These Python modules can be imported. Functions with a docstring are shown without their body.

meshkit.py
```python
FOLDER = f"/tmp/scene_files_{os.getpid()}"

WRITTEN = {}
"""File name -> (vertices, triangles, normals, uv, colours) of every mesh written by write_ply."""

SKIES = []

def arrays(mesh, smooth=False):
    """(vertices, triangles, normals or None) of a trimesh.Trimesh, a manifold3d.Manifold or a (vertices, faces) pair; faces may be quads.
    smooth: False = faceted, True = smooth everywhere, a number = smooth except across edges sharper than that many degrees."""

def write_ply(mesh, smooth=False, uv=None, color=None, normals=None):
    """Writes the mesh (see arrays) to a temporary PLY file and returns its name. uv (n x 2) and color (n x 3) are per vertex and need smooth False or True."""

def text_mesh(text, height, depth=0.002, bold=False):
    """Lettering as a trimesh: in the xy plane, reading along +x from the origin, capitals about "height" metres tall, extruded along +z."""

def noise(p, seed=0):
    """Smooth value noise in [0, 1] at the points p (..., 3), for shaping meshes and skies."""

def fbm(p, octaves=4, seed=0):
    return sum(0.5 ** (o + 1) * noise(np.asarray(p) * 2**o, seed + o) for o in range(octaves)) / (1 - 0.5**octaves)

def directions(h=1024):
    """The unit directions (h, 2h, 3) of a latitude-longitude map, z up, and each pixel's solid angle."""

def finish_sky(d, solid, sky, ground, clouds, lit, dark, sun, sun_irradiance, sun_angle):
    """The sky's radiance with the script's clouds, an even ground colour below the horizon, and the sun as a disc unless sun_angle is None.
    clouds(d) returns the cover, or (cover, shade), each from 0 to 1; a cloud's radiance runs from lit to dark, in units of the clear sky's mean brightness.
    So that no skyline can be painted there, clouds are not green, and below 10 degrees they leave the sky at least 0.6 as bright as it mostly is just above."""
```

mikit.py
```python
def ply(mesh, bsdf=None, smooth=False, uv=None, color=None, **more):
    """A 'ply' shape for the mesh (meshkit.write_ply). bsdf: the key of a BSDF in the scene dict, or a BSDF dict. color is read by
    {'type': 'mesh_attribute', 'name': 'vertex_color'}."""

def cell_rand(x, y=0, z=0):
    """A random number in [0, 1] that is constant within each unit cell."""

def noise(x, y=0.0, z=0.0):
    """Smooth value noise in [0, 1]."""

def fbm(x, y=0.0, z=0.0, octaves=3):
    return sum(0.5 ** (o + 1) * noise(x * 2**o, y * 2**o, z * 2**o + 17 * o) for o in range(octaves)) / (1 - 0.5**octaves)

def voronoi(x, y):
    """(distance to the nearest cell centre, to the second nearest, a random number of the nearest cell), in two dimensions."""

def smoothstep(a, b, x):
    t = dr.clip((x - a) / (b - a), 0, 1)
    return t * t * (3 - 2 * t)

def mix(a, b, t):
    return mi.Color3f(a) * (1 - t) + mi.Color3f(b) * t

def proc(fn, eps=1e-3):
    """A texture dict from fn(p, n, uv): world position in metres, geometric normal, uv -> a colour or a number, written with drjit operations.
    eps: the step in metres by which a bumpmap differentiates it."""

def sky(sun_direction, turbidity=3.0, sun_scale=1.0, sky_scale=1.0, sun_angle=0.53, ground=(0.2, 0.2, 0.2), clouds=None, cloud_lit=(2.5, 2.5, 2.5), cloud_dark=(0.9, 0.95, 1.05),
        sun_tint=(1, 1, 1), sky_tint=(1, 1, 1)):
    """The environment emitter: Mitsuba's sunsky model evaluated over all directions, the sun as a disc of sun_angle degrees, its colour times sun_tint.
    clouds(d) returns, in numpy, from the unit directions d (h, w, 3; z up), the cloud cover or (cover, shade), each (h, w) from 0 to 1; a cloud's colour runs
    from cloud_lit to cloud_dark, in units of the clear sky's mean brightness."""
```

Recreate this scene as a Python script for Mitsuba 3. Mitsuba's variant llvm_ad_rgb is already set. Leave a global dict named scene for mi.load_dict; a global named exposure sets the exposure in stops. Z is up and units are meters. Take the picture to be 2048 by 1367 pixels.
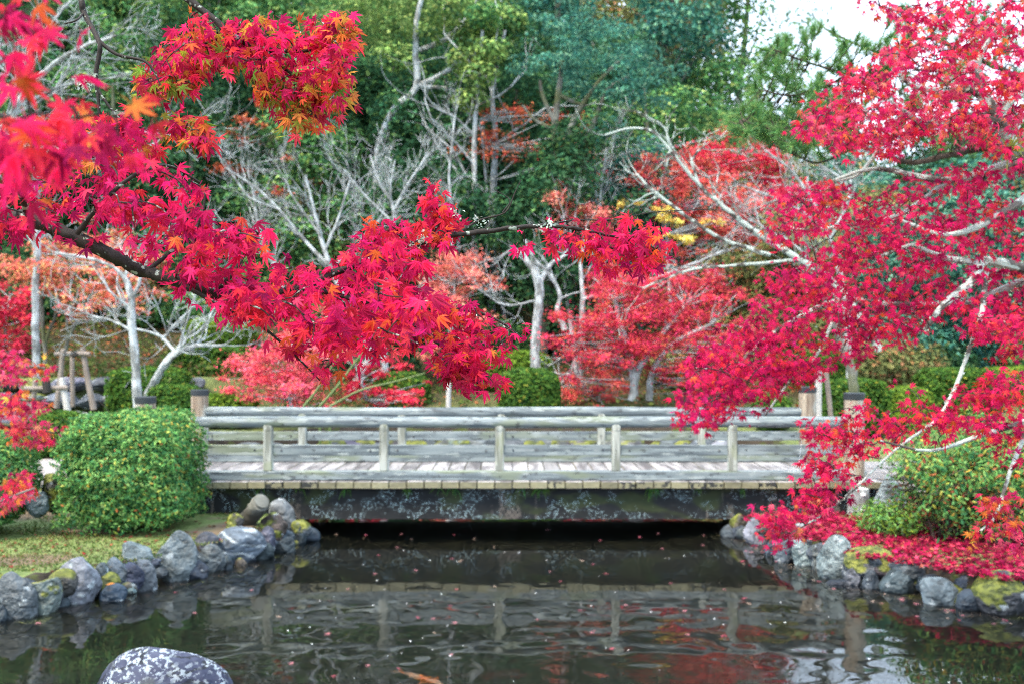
import math
import numpy as np
import trimesh
import drjit as dr
import mitsuba as mi
import shapely
import meshkit
import mikit
from mikit import noise, fbm, voronoi, cell_rand, smoothstep, mix, proc

T = mi.ScalarTransform4f
scene, labels = {}, {}
R = np.random.default_rng(7)

# ------------------------------------------------------------------ camera, sky, exposure
FPX, CX, HY, EYE = 2000.0, 1024.0, 697.0, 2.2          # focal length in photo pixels, centre, horizon row, eye height above the water
scene['camera'] = {'type': 'thinlens', 'fov': math.degrees(2 * math.atan(1024 / FPX)), 'fov_axis': 'x',
                   'aperture_radius': 0.0040, 'focus_distance': 2.65, 'near_clip': 0.05, 'far_clip': 600.0,
                   'to_world': T().look_at(origin=[0, 0, EYE], target=[0, 10, EYE + 10 * (HY - 683.5) / FPX], up=[0, 0, 1])}
scene['sky'] = mikit.sky([-0.35, -0.45, 0.85], turbidity=3, sun_scale=0.30, sun_angle=20, clouds=lambda d: 1.0,
                         cloud_lit=(1.36, 1.66, 2.05), sky_tint=(0.95, 1, 1.05))
exposure = 4.0


def at(x, y, Y):
    """The point at distance Y that the photo shows at pixel (x, y)."""
    return np.array([(x - CX) / FPX * Y, Y, EYE - (y - HY) / FPX * Y])


# ------------------------------------------------------------------ helpers
def numbered(name):
    taken = lambda k: k in labels or k in scene or any(s.startswith(k + '__') for s in scene)
    if name not in _count:
        _count[name] = 0
        return name
    _count[name] += 1
    return '%s_%03d' % (name, _count[name])


_count = {}


def thing(name, label, cat, group=None):
    key = numbered(name)
    labels[key] = {'label': label, 'category': cat}
    if group:
        labels[key]['group'] = group
    return key


def put(name, mesh, bsdf, parent=None, smooth=False, color=None, label=None, stuff=False, world=None, numbered_key=True):
    key = parent + '__' + name if parent else name
    if numbered_key:
        key = numbered(key)
    d = mesh if isinstance(mesh, dict) else mikit.ply(mesh, bsdf, smooth=smooth, color=color)
    if world is not None:
        d = {**d, 'to_world': world}
    scene[key] = d
    if label or stuff:
        labels[key] = {}
        if label:
            labels[key]['label'] = label
        if stuff:
            labels[key]['kind'] = 'stuff'
    return key


def solo(name, mesh, bsdf, label, cat, group=None, **kw):
    """A thing that is one mesh."""
    key = thing(name, label, cat, group)
    return put(key, mesh, bsdf, numbered_key=False, **kw)


def struct(name, mesh, bsdf, **kw):
    key = put(name, mesh, bsdf, **kw)
    labels[key] = {'kind': 'structure'}
    return key


def unit(v):
    v = np.asarray(v, float)
    return v / np.maximum(np.linalg.norm(v, axis=-1, keepdims=True), 1e-12)


def ordinal(n):
    """1 -> first, 23 -> twenty-third."""
    low = 'zeroth first second third fourth fifth sixth seventh eighth ninth tenth eleventh twelfth thirteenth fourteenth fifteenth sixteenth seventeenth eighteenth nineteenth'.split()
    if n < 20:
        return low[n]
    tens = ['twent', 'thirt', 'fort', 'fift', 'sixt'][n // 10 - 2]
    return tens + 'ieth' if n % 10 == 0 else tens + 'y-' + low[n % 10]


class Mesh:
    """Collects vertices and triangles (and colours) into one mesh."""

    def __init__(self):
        self.v, self.f, self.c, self.n = [], [], [], 0

    def add(self, v, f, c=None):
        self.v.append(np.asarray(v, float))
        self.f.append(np.asarray(f, int) + self.n)
        if c is not None:
            self.c.append(c)
        self.n += len(v)
        return self

    def out(self):
        return np.vstack(self.v), np.vstack(self.f)

    def colors(self):
        return np.vstack(self.c)


def tube(pts, rad, sides=6, rough=0.0, seed=0):
    """A tapered tube along a polyline, closed at both ends by its last ring drawn to a point."""
    p = np.asarray(pts, float)
    r = np.broadcast_to(np.asarray(rad, float), (len(p),)).copy()
    d = unit(np.gradient(p, axis=0))
    ref = np.array([0.31, 0.17, 0.93]) if abs(unit(p[-1] - p[0])[2]) < 0.85 else np.array([0.93, 0.31, 0.17])
    a = unit(np.cross(d, ref))
    b = np.cross(d, a)
    t = np.arange(sides) * 2 * np.pi / sides
    rr = r[:, None] * np.ones(sides)
    if rough:
        rr = rr * (1 + rough * (np.random.default_rng(seed + len(p)).random(rr.shape) - 0.5) * 2)
    v = p[:, None] + rr[..., None] * (np.cos(t)[None, :, None] * a[:, None] + np.sin(t)[None, :, None] * b[:, None])
    v = np.vstack([v.reshape(-1, 3), p[:1] - d[:1] * r[0] * 0.3, p[-1:] + d[-1:] * r[-1] * 0.3])
    i, j = np.meshgrid(np.arange(len(p) - 1), np.arange(sides), indexing='ij')
    A, B = i * sides + j, i * sides + (j + 1) % sides
    q = np.stack([A, A + sides, B + sides, B], -1).reshape(-1, 4)
    jj = np.arange(sides)
    n0 = len(p) * sides
    e = (len(p) - 1) * sides
    f = np.vstack([q[:, [0, 2, 1]], q[:, [0, 3, 2]], np.stack([jj * 0 + n0, (jj + 1) % sides, jj], 1)[:, [0, 1, 2]],
                   np.stack([jj * 0 + n0 + 1, e + jj, e + (jj + 1) % sides], 1)])
    return v, f[:, ::-1]


def spline(pts, n=4):
    """Catmull-Rom through the rows (any number of columns)."""
    p = np.asarray(pts, float)
    if len(p) < 3:
        return p
    q = np.vstack([2 * p[0] - p[1], p, 2 * p[-1] - p[-2]])
    t = np.linspace(0, 1, n, endpoint=False)[:, None]
    o = []
    for k in range(len(p) - 1):
        a, b, c, d = q[k:k + 4]
        o.append(0.5 * (2 * b + (c - a) * t + (2 * a - 5 * b + 4 * c - d) * t ** 2 + (3 * b - a - 3 * c + d) * t ** 3))
    return np.vstack(o + [p[-1:]])


def limb(rows, n=4, sides=8, rough=0.12, wob=0.0):
    """A limb through photo pixels: rows of (x, y, distance, radius in pixels)."""
    p = np.array([[*at(x, y, Y), r * Y / FPX] for x, y, Y, r in rows])
    s = spline(p, n)
    if wob:
        s[1:-1, :3] += R.normal(0, wob, s[1:-1, :3].shape)
    return s


def box(lo, hi, bevel=0.0):
    lo, hi = np.asarray(lo, float), np.asarray(hi, float)
    if not bevel:
        m = trimesh.creation.box(extents=hi - lo)
        m.apply_translation((lo + hi) / 2)
        return m.vertices, m.faces
    c, h = (lo + hi) / 2, (hi - lo) / 2
    s = np.array([[x, y, z] for x in (-1, 1) for y in (-1, 1) for z in (-1, 1)], float)
    pts = np.vstack([s * (h - bevel * (1 - np.eye(3)[k])) for k in range(3)])
    m = trimesh.convex.convex_hull(pts)
    return m.vertices + c, m.faces


def scatter(leaf, pos, nrm, tip, size, col):
    """Copies of a leaf (vertices, triangles[, tint per vertex]) with normals, tip directions, sizes and colours: one mesh."""
    lv, lf = leaf[0], leaf[1]
    n = unit(nrm)
    t = unit(tip - n * (tip * n).sum(1, keepdims=True))
    b = np.cross(t, n)
    s = np.broadcast_to(size, (len(pos),))[:, None, None]
    v = pos[:, None] + s * (lv[None, :, :1] * b[:, None] + lv[None, :, 1:2] * t[:, None] + lv[None, :, 2:3] * n[:, None])
    f = (lf[None] + (np.arange(len(pos)) * len(lv))[:, None, None]).reshape(-1, 3)
    c = np.repeat(col[:, None], len(lv), 1)
    if len(leaf) > 2:
        c = c * leaf[2][None]
    return v.reshape(-1, 3), f, np.clip(c.reshape(-1, 3), 0, 0.95)


def maple_leaf(lobes, detail, curl=0.28, seed=0, petiole=0.55):
    """A palmate leaf with pointed lobes; its stalk joins at the origin, its tip points along +y, about 1 wide."""
    g = np.random.default_rng(seed)
    ang = {7: [-122, -80, -40, 0, 40, 80, 122], 5: [-98, -48, 0, 48, 98]}[lobes]
    ln = {7: [0.42, 0.72, 0.93, 1.0, 0.93, 0.72, 0.42], 5: [0.6, 0.88, 1.0, 0.88, 0.6]}[lobes]
    ang = np.radians(np.array(ang) + g.normal(0, 4, lobes))
    ln = np.array(ln) * (1 + g.normal(0, 0.06, lobes))
    pts, wd = [], 0.25 if lobes == 7 else 0.31
    for k in range(lobes):
        a, L = ang[k], ln[k]
        prev = (ang[k - 1] + a) / 2 if k else a - 0.45
        r0 = 0.33 if k else 0.08
        pts.append((prev, r0, 0.04))
        if detail:
            pts += [(a - wd, 0.54 * L, 0.02), (a - wd * 0.5, 0.78 * L, 0.0), (a, L * 1.06, -0.02), (a + wd * 0.5, 0.78 * L, 0.0), (a + wd, 0.54 * L, 0.02)]
        else:
            pts += [(a - 0.19, 0.58 * L, 0.02), (a, L, -0.02), (a + 0.19, 0.58 * L, 0.02)]
    pts.append((ang[-1] + 0.45, 0.08, 0.04))
    v = [[0, 0, 0.02]]
    sag = g.normal(0, 0.16, 2)
    for a, r, z in pts:
        x, y = r * math.sin(a), r * math.cos(a)
        v.append([x, y, z - curl * r * r + sag[0] * x + sag[1] * x * y])
    v = np.array(v)
    n = len(pts)
    f = [[0, k + 1, k] for k in range(1, n)]
    tint = np.ones((len(v), 3))
    tint[0] = [1.0, 1.9, 1.0]
    v = v * [0.62, 0.62, 0.62]
    if petiole:
        w = 0.012
        k = len(v)
        v = np.vstack([v, [[-w, 0, 0.015], [w, 0, 0.015], [w, -petiole * 0.6, 0.12], [-w, -petiole * 0.6, 0.12]]])
        f += [[k, k + 2, k + 1], [k, k + 3, k + 2]]
        tint = np.vstack([tint, np.tile([[0.8, 1.6, 1.0]], (4, 1))])
    return v, np.array(f), tint


BIG_LEAVES = [maple_leaf(7 if s % 3 else 5, True, c, s) for s, c in enumerate((0.2, 0.35, 0.55, 0.25, 0.75, 0.1, 1.0, -0.2, 0.45, 0.6, 0.3, 0.9))]
MID_LEAVES = [maple_leaf(7, False, c, 20 + s) for s, c in enumerate((0.2, 0.4, 0.6))]
SMALL_LEAVES = [maple_leaf(5, False, c, 40 + s, 0) for s, c in enumerate((0.3, 0.5))]
FLAT_LEAVES = [maple_leaf(5, False, c, 60 + s, 0.4) for s, c in enumerate((0.02, 0.15, -0.15))]
STARS = []
for _c in (0.02, 0.2, -0.2):
    _a = np.radians(np.arange(10) * 36.0)
    _r = np.where(np.arange(10) % 2 == 0, 0.55, 0.2)
    _v = np.vstack([[[0, 0, 0.02]], np.column_stack([_r * np.sin(_a), _r * np.cos(_a), -_c * _r ** 2])])
    STARS.append((_v, np.array([[0, 1 + (k + 1) % 10, 1 + k] for k in range(10)])))
TRI = (np.array([[-0.05, -0.5, 0], [0.4, 0.05, 0.05], [-0.3, 0.4, -0.03]]), np.array([[0, 1, 2]]))
BLADE = (np.array([[0, -0.5, 0], [0.2, -0.05, 0.05], [0, 0.5, -0.06], [-0.2, -0.05, 0.05]]), np.array([[0, 1, 2], [0, 2, 3]]))
OVAL = (np.array([[0, -0.5, 0], [0.19, -0.12, 0.06], [0.14, 0.25, 0.05], [0, 0.5, -0.05], [-0.14, 0.25, 0.05], [-0.19, -0.12, 0.06]]),
        np.array([[0, 1, 5], [1, 4, 5], [1, 2, 4], [2, 3, 4]]))
WIDE = (np.array([[0, -0.5, 0], [0.33, 0.0, 0.08], [0, 0.5, -0.08], [-0.33, 0.0, 0.08]]), np.array([[0, 1, 2], [0, 2, 3]]))


def palette(cols, n, jitter=0.18, g=R):
    """n colours picked from rows of (weight, r, g, b), each varied a little in brightness and hue."""
    c = np.array(cols, float)
    k = g.choice(len(c), n, p=c[:, 0] / c[:, 0].sum())
    out = c[k, 1:] * np.exp(g.normal(0, jitter, (n, 1))) * np.exp(g.normal(0, jitter * 0.35, (n, 3)))
    return np.clip(out, 0.002, 0.9)


def many_leaves(kinds, pos, nrm, tip, size, col, g=R):
    k = g.integers(0, len(kinds), len(pos))
    m = Mesh()
    for i, leaf in enumerate(kinds):
        w = k == i
        if w.any():
            m.add(*scatter(leaf, pos[w], nrm[w], tip[w], np.broadcast_to(size, (len(pos),))[w], col[w]))
    return m


def in_polygon(poly, n, g=R):
    """n random pixels inside a polygon of the photo, evenly spread."""
    P = shapely.Polygon(poly).buffer(0)
    x0, y0, x1, y1 = P.bounds
    out = np.zeros((0, 2))
    while len(out) < n:
        q = np.column_stack([g.uniform(x0, x1, 4 * n), g.uniform(y0, y1, 4 * n)])
        out = np.vstack([out, q[shapely.contains_xy(P, q[:, 0], q[:, 1])]])
    return out[:n]


# ------------------------------------------------------------------ materials
def bsdf(name, d, two=True):
    scene[name] = {'type': 'twosided', 'inner': d} if two else d
    return name


def principled(name, fn, rough=0.7, bump=None, bscale=0.0, spec=0.4, **kw):
    d = {'type': 'principled', 'base_color': proc(fn) if callable(fn) else {'type': 'rgb', 'value': list(fn)}, 'roughness': rough, 'specular': spec, **kw}
    if bump is not None:
        d = {'type': 'bumpmap', 'inner': d, 'texture': proc(bump, eps=2e-3), 'scale': bscale}
    return bsdf(name, d)


def leafy(name, rough, trans, spec=1.5):
    scene[name] = {'type': 'principledthin', 'base_color': {'type': 'mesh_attribute', 'name': 'vertex_color'}, 'roughness': rough, 'diff_trans': trans, 'eta': spec}
    return name


leafy('maple_blade', 0.34, 1.15)
leafy('broad_blade', 0.42, 0.5)
leafy('dull_blade', 0.75, 0.5, 1.3)
vcol = {'type': 'mesh_attribute', 'name': 'vertex_color'}


def f_weathered(p, n, uv):
    x, y, z = p.x, p.y, p.z
    g = fbm(x * 2.2, y * 26, z * 26, 4)
    big = fbm(x * 1.3 + 5, y * 3, z * 5, 3)
    c = mix((0.082, 0.105, 0.118), (0.205, 0.245, 0.255), smoothstep(0.3, 0.7, g))
    c = mix(c, (0.16, 0.19, 0.12), smoothstep(0.52, 0.66, big) * 0.7)
    c = mix(c, (0.022, 0.027, 0.03), smoothstep(0.60, 0.74, fbm(x * 14, y * 22, z * 26 + 3, 4)) * 0.65)
    c = mix(c, (0.29, 0.33, 0.325), smoothstep(0.60, 0.70, fbm(x * 6 + 9, y * 18, z * 22, 4)) * 0.7)
    return c


def b_weathered(p, n, uv):
    return fbm(p.x * 3, p.y * 60, p.z * 60, 3)


principled('weathered_wood', f_weathered, 0.65, b_weathered, 0.006)


def f_post(p, n, uv):
    g = fbm(p.x * 30, p.y * 30, p.z * 2.5, 3)
    c = mix((0.16, 0.172, 0.145), (0.37, 0.395, 0.36), smoothstep(0.3, 0.7, g))
    c = mix(c, (0.20, 0.23, 0.12), smoothstep(0.56, 0.7, fbm(p.x * 6, p.y * 6, p.z * 3, 3)) * 0.5)
    return mix(c, (0.06, 0.06, 0.05), smoothstep(0.68, 0.76, fbm(p.x * 22, p.y * 22, p.z * 9, 3)) * 0.7)


principled('post_wood', f_post, 0.7)


def f_newel(p, n, uv):
    g = fbm(p.x * 38, p.y * 38, p.z * 2.0, 3)
    c = mix((0.17, 0.125, 0.09), (0.34, 0.285, 0.215), smoothstep(0.32, 0.66, g))
    return mix(c, (0.36, 0.37, 0.33), smoothstep(0.5, 0.66, fbm(p.x * 9, p.y * 9, p.z * 2.5 + 4, 3)) * 0.6)


principled('newel_wood', f_newel, 0.7)


def f_plank(p, n, uv):
    k = dr.floor((p.x + 4.55) / 0.207)
    r = cell_rand(k, 3, 1)
    top = mix((0.105, 0.10, 0.104), (0.265, 0.258, 0.262), smoothstep(0.25, 0.7, fbm(p.x * 13, p.y * 2.2 + k * 7, 1.0, 4)))
    top = top * (0.7 + 0.55 * r)
    end = mix((0.15, 0.14, 0.08), (0.26, 0.25, 0.16), fbm(p.x * 20, p.y * 20, p.z * 40, 3)) * (0.75 + 0.45 * cell_rand(k, 5, 2))
    mould = smoothstep(0.5, 0.6, fbm(p.x * 26, p.z * 30, k, 3)) * dr.select(cell_rand(k, 9, 4) > 0.72, 0.95, 0.12)
    end = mix(end, (0.02, 0.022, 0.022), mould)
    return dr.select(dr.abs(n.z) > 0.5, top, end)


principled('plank_wood', f_plank, 0.5)


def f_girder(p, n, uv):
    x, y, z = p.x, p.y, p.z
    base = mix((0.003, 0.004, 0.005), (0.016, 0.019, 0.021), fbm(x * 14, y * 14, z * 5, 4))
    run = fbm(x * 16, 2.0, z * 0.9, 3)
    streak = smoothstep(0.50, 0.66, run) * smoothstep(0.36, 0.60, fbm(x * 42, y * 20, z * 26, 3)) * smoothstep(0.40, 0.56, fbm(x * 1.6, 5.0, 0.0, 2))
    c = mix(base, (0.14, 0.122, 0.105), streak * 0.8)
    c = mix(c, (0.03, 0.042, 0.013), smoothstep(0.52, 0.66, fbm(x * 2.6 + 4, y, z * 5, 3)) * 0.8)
    d1, d2, k = voronoi(x * 44, z * 44)
    dots = smoothstep(0.1 + 0.3 * k, 0.3 * k, d1) * dr.select(k > 0.45, 1.0, 0.0) * smoothstep(0.44, 0.58, fbm(x * 6, 7.0, z * 6, 3))
    return mix(c, (0.30, 0.42, 0.45), dots * 0.9)


principled('girder_concrete', f_girder, 0.8)
principled('black_metal', (0.025, 0.03, 0.035), 0.45)


def sm(a, b, x):
    t = np.clip((x - a) / (b - a), 0, 1)
    return (t * t * (3 - 2 * t))[:, None]


def nf(p, k, off=0.0, octaves=4):
    return meshkit.fbm(p * k + off, octaves)


STONES = {  # dark and light tone, lichen, moss, white veins, black stains
    'grey': ((0.032, 0.043, 0.055), (0.115, 0.142, 0.172), 0.02, 0.0, 0.0), 'pale': ((0.070, 0.088, 0.100), (0.215, 0.250, 0.278), 0.07, 0.0, 0.0),
    'moss': ((0.042, 0.050, 0.053), (0.140, 0.158, 0.165), 0.03, 1.0, 0.0), 'wet': ((0.016, 0.027, 0.040), (0.055, 0.080, 0.105), -0.05, 0.0, 0.0),
    'veined': ((0.042, 0.055, 0.068), (0.145, 0.175, 0.200), 0.05, 0.0, 0.8), 'dark': ((0.022, 0.026, 0.026), (0.080, 0.080, 0.075), -0.02, 0.45, 0.0),
    'tan': ((0.060, 0.055, 0.045), (0.200, 0.180, 0.145), 0.02, 0.25, 0.0)}


def stone_colors(v, f, kind, seed):
    """Grain, stains, lichen and moss of one stone, per vertex."""
    g = np.random.default_rng(seed)
    dark, light, lichen, moss, veins = STONES[kind]
    n = np.array(trimesh.Trimesh(v, f, process=False).vertex_normals)
    tone = 0.72 * np.exp(g.normal(0, 0.30)) * np.exp(g.normal(0, 0.06, 3))
    t = sm(0.28, 0.66, 0.7 * nf(v, 9) + 0.3 * nf(v, 40, 3, 2))
    c = (np.array(dark) * (1 - t) + np.array(light) * t) * tone
    t = sm(0.58, 0.70, nf(v, 17, 3)) * 0.65
    c = c * (1 - t) + np.array([0.012, 0.015, 0.017]) * t
    t = sm(0.70 - lichen, 0.76 - lichen, nf(v, 13, 30)) * 0.8
    c = c * (1 - t) + np.array([0.34, 0.39, 0.41]) * t
    if veins:
        t = sm(0.7, 0.95, np.sin(2.2 * (nf(v, 4, 0, 3) * 3 + v[:, 2] * 20 + v[:, 0] * 6))) * veins
        c = c * (1 - t) + np.array([0.38, 0.43, 0.46]) * t
    if moss:
        t = sm(0.50, 0.57, nf(v, 6, 11, 4) + 0.32 * moss * n[:, 2] - 0.06 + 0.12 * (nf(v, 30, 2, 2) - 0.5))
        u = sm(0.3, 0.7, nf(v, 34, 5, 2))
        c = c * (1 - t) + (np.array([0.045, 0.06, 0.012]) * (1 - u) + np.array([0.19, 0.205, 0.035]) * u) * t
    return np.clip(c, 0.004, 0.8)


scene['stone'] = {'type': 'twosided', 'inner': {'type': 'bumpmap', 'scale': 0.035, 'texture': proc(lambda p, n, uv: fbm(p.x * 28, p.y * 28, p.z * 28, 3), eps=2e-3),
                                                'inner': {'type': 'principled', 'base_color': {'type': 'mesh_attribute', 'name': 'vertex_color'}, 'roughness': 0.62, 'specular': 0.4}}}


def f_boulder(p, n, uv):
    a = fbm(p.x * 3, p.y * 3, p.z * 4, 3)
    c = mix((0.025, 0.03, 0.055), (0.075, 0.085, 0.13), smoothstep(0.3, 0.7, a))
    c = mix(c, (0.012, 0.014, 0.016), smoothstep(0.06, 0.02, dr.abs(fbm(p.x * 4, p.y * 6, p.z * 9, 4) - 0.5)) * 0.8)
    c = mix(c, (0.05, 0.055, 0.055), smoothstep(0.5, 0.62, fbm(p.x * 5 + 9, p.y * 5, p.z * 5, 4)) * 0.7)
    l = smoothstep(0.52, 0.57, fbm(p.x * 60, p.y * 30, p.z * 60, 4)) * smoothstep(0.36, 0.48, fbm(p.x * 3.4 + 2.2, p.y * 4, p.z * 4, 4))
    return mix(c, (0.30, 0.35, 0.39), l * 0.85)


principled('boulder_stone', f_boulder, 0.75, lambda p, n, uv: fbm(p.x * 26, p.y * 26, p.z * 26, 4), 0.03, spec=0.2)


def f_ground(p, n, uv):
    x, y = p.x, p.y
    soil = mix((0.075, 0.055, 0.035), (0.17, 0.13, 0.085), fbm(x * 6, y * 6, 0.3, 3))
    moss = mix((0.05, 0.085, 0.024), (0.155, 0.19, 0.07), fbm(x * 13, y * 13, 2.0, 3))
    c = mix(soil, moss, smoothstep(0.40, 0.56, fbm(x * 1.3 + 3, y * 1.3, 1.0, 3) + 0.06))
    lawn = mix((0.045, 0.06, 0.02), (0.11, 0.135, 0.045), fbm(x * 9, y * 9, 5.0, 3))
    c = mix(c, lawn, smoothstep(14, 17, y))
    floor = mix((0.022, 0.022, 0.011), (0.06, 0.05, 0.024), fbm(x * 2, y * 2, p.z * 2, 3))
    return mix(c, floor, smoothstep(24, 27, y + 3 * fbm(x * 0.4, y * 0.4, 0.0, 2)))


principled('ground_soil', f_ground, 0.95, spec=0.2)
principled('bank_soil', lambda p, n, uv: mix(mix((0.018, 0.014, 0.010), (0.065, 0.05, 0.035), fbm(p.x * 9, p.y * 9, p.z * 9, 4)), (0.06, 0.075, 0.015), smoothstep(0.55, 0.65, fbm(p.x * 5 + 7, p.y * 5, p.z * 5, 3)) * 0.8), 0.9)
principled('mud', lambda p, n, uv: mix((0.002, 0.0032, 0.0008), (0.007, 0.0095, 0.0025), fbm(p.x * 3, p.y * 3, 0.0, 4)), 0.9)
principled('path_gravel', lambda p, n, uv: mix((0.14, 0.125, 0.12), (0.28, 0.26, 0.245), fbm(p.x * 30, p.y * 30, 0.0, 4)), 0.9)


def f_bark(p, n, uv):
    c = mix((0.005, 0.0035, 0.003), (0.026, 0.019, 0.016), fbm(p.x * 90, p.y * 90, p.z * 90, 3))
    return mix(c, (0.30, 0.36, 0.31), smoothstep(0.66, 0.71, fbm(p.x * 70 + 8, p.y * 70, p.z * 70, 3)) * 0.8)


principled('dark_bark', f_bark, 0.75)


def f_lichen_bark(p, n, uv):
    c = mix((0.035, 0.03, 0.028), (0.12, 0.11, 0.10), fbm(p.x * 30, p.y * 30, p.z * 30, 3))
    return mix(c, mix((0.26, 0.32, 0.29), (0.46, 0.53, 0.50), fbm(p.x * 50, p.y * 50, p.z * 50, 2)), smoothstep(0.42, 0.50, fbm(p.x * 9, p.y * 9, p.z * 9, 3)) * 0.95)


principled('lichen_bark', f_lichen_bark, 0.85)


def f_pale_bark(p, n, uv):
    c = mix((0.17, 0.18, 0.18), (0.40, 0.44, 0.455), smoothstep(0.30, 0.66, fbm(p.x * 8, p.y * 8, p.z * 5, 3)))
    return mix(c, (0.09, 0.095, 0.088), smoothstep(0.57, 0.70, fbm(p.x * 6 + 4, p.y * 6, p.z * 3, 3)) * 0.75)


principled('pale_bark', f_pale_bark, 0.85)


def f_grey_bark(p, n, uv):
    c = mix((0.05, 0.05, 0.042), (0.16, 0.165, 0.145), smoothstep(0.3, 0.66, fbm(p.x * 4, p.y * 4, p.z * 3, 3)))
    return mix(c, (0.07, 0.085, 0.03), smoothstep(0.52, 0.64, fbm(p.x * 2 + 4, p.y * 2, p.z * 2, 3)) * 0.7)


principled('grey_bark', f_grey_bark, 0.9)
principled('brown_bark', lambda p, n, uv: mix((0.022, 0.016, 0.014), (0.085, 0.058, 0.048), fbm(p.x * 14, p.y * 14, p.z * 6, 4)), 0.9)
principled('shoot_green', (0.11, 0.155, 0.05), 0.5)
principled('stake_wood', lambda p, n, uv: mix((0.13, 0.105, 0.09), (0.29, 0.25, 0.22), fbm(p.x * 14, p.y * 14, p.z * 4, 4)), 0.85)
principled('pale_stake', lambda p, n, uv: mix((0.33, 0.32, 0.30), (0.50, 0.49, 0.47), fbm(p.x * 14, p.y * 14, p.z * 4, 4)), 0.8)
principled('rope', (0.03, 0.027, 0.025), 0.9)
principled('foam', (0.8, 0.82, 0.84), 0.4)
principled('koi_skin', lambda p, n, uv: mix((0.22, 0.065, 0.015), (0.24, 0.15, 0.09), smoothstep(0.5, 0.6, fbm(p.x * 9, p.y * 9, 0.0, 3))), 0.35)
principled('silk', (0.7, 0.72, 0.75), 0.5)
scene['pond_water'] = {'type': 'dielectric', 'int_ior': 1.333, 'ext_ior': 1.0}

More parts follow.
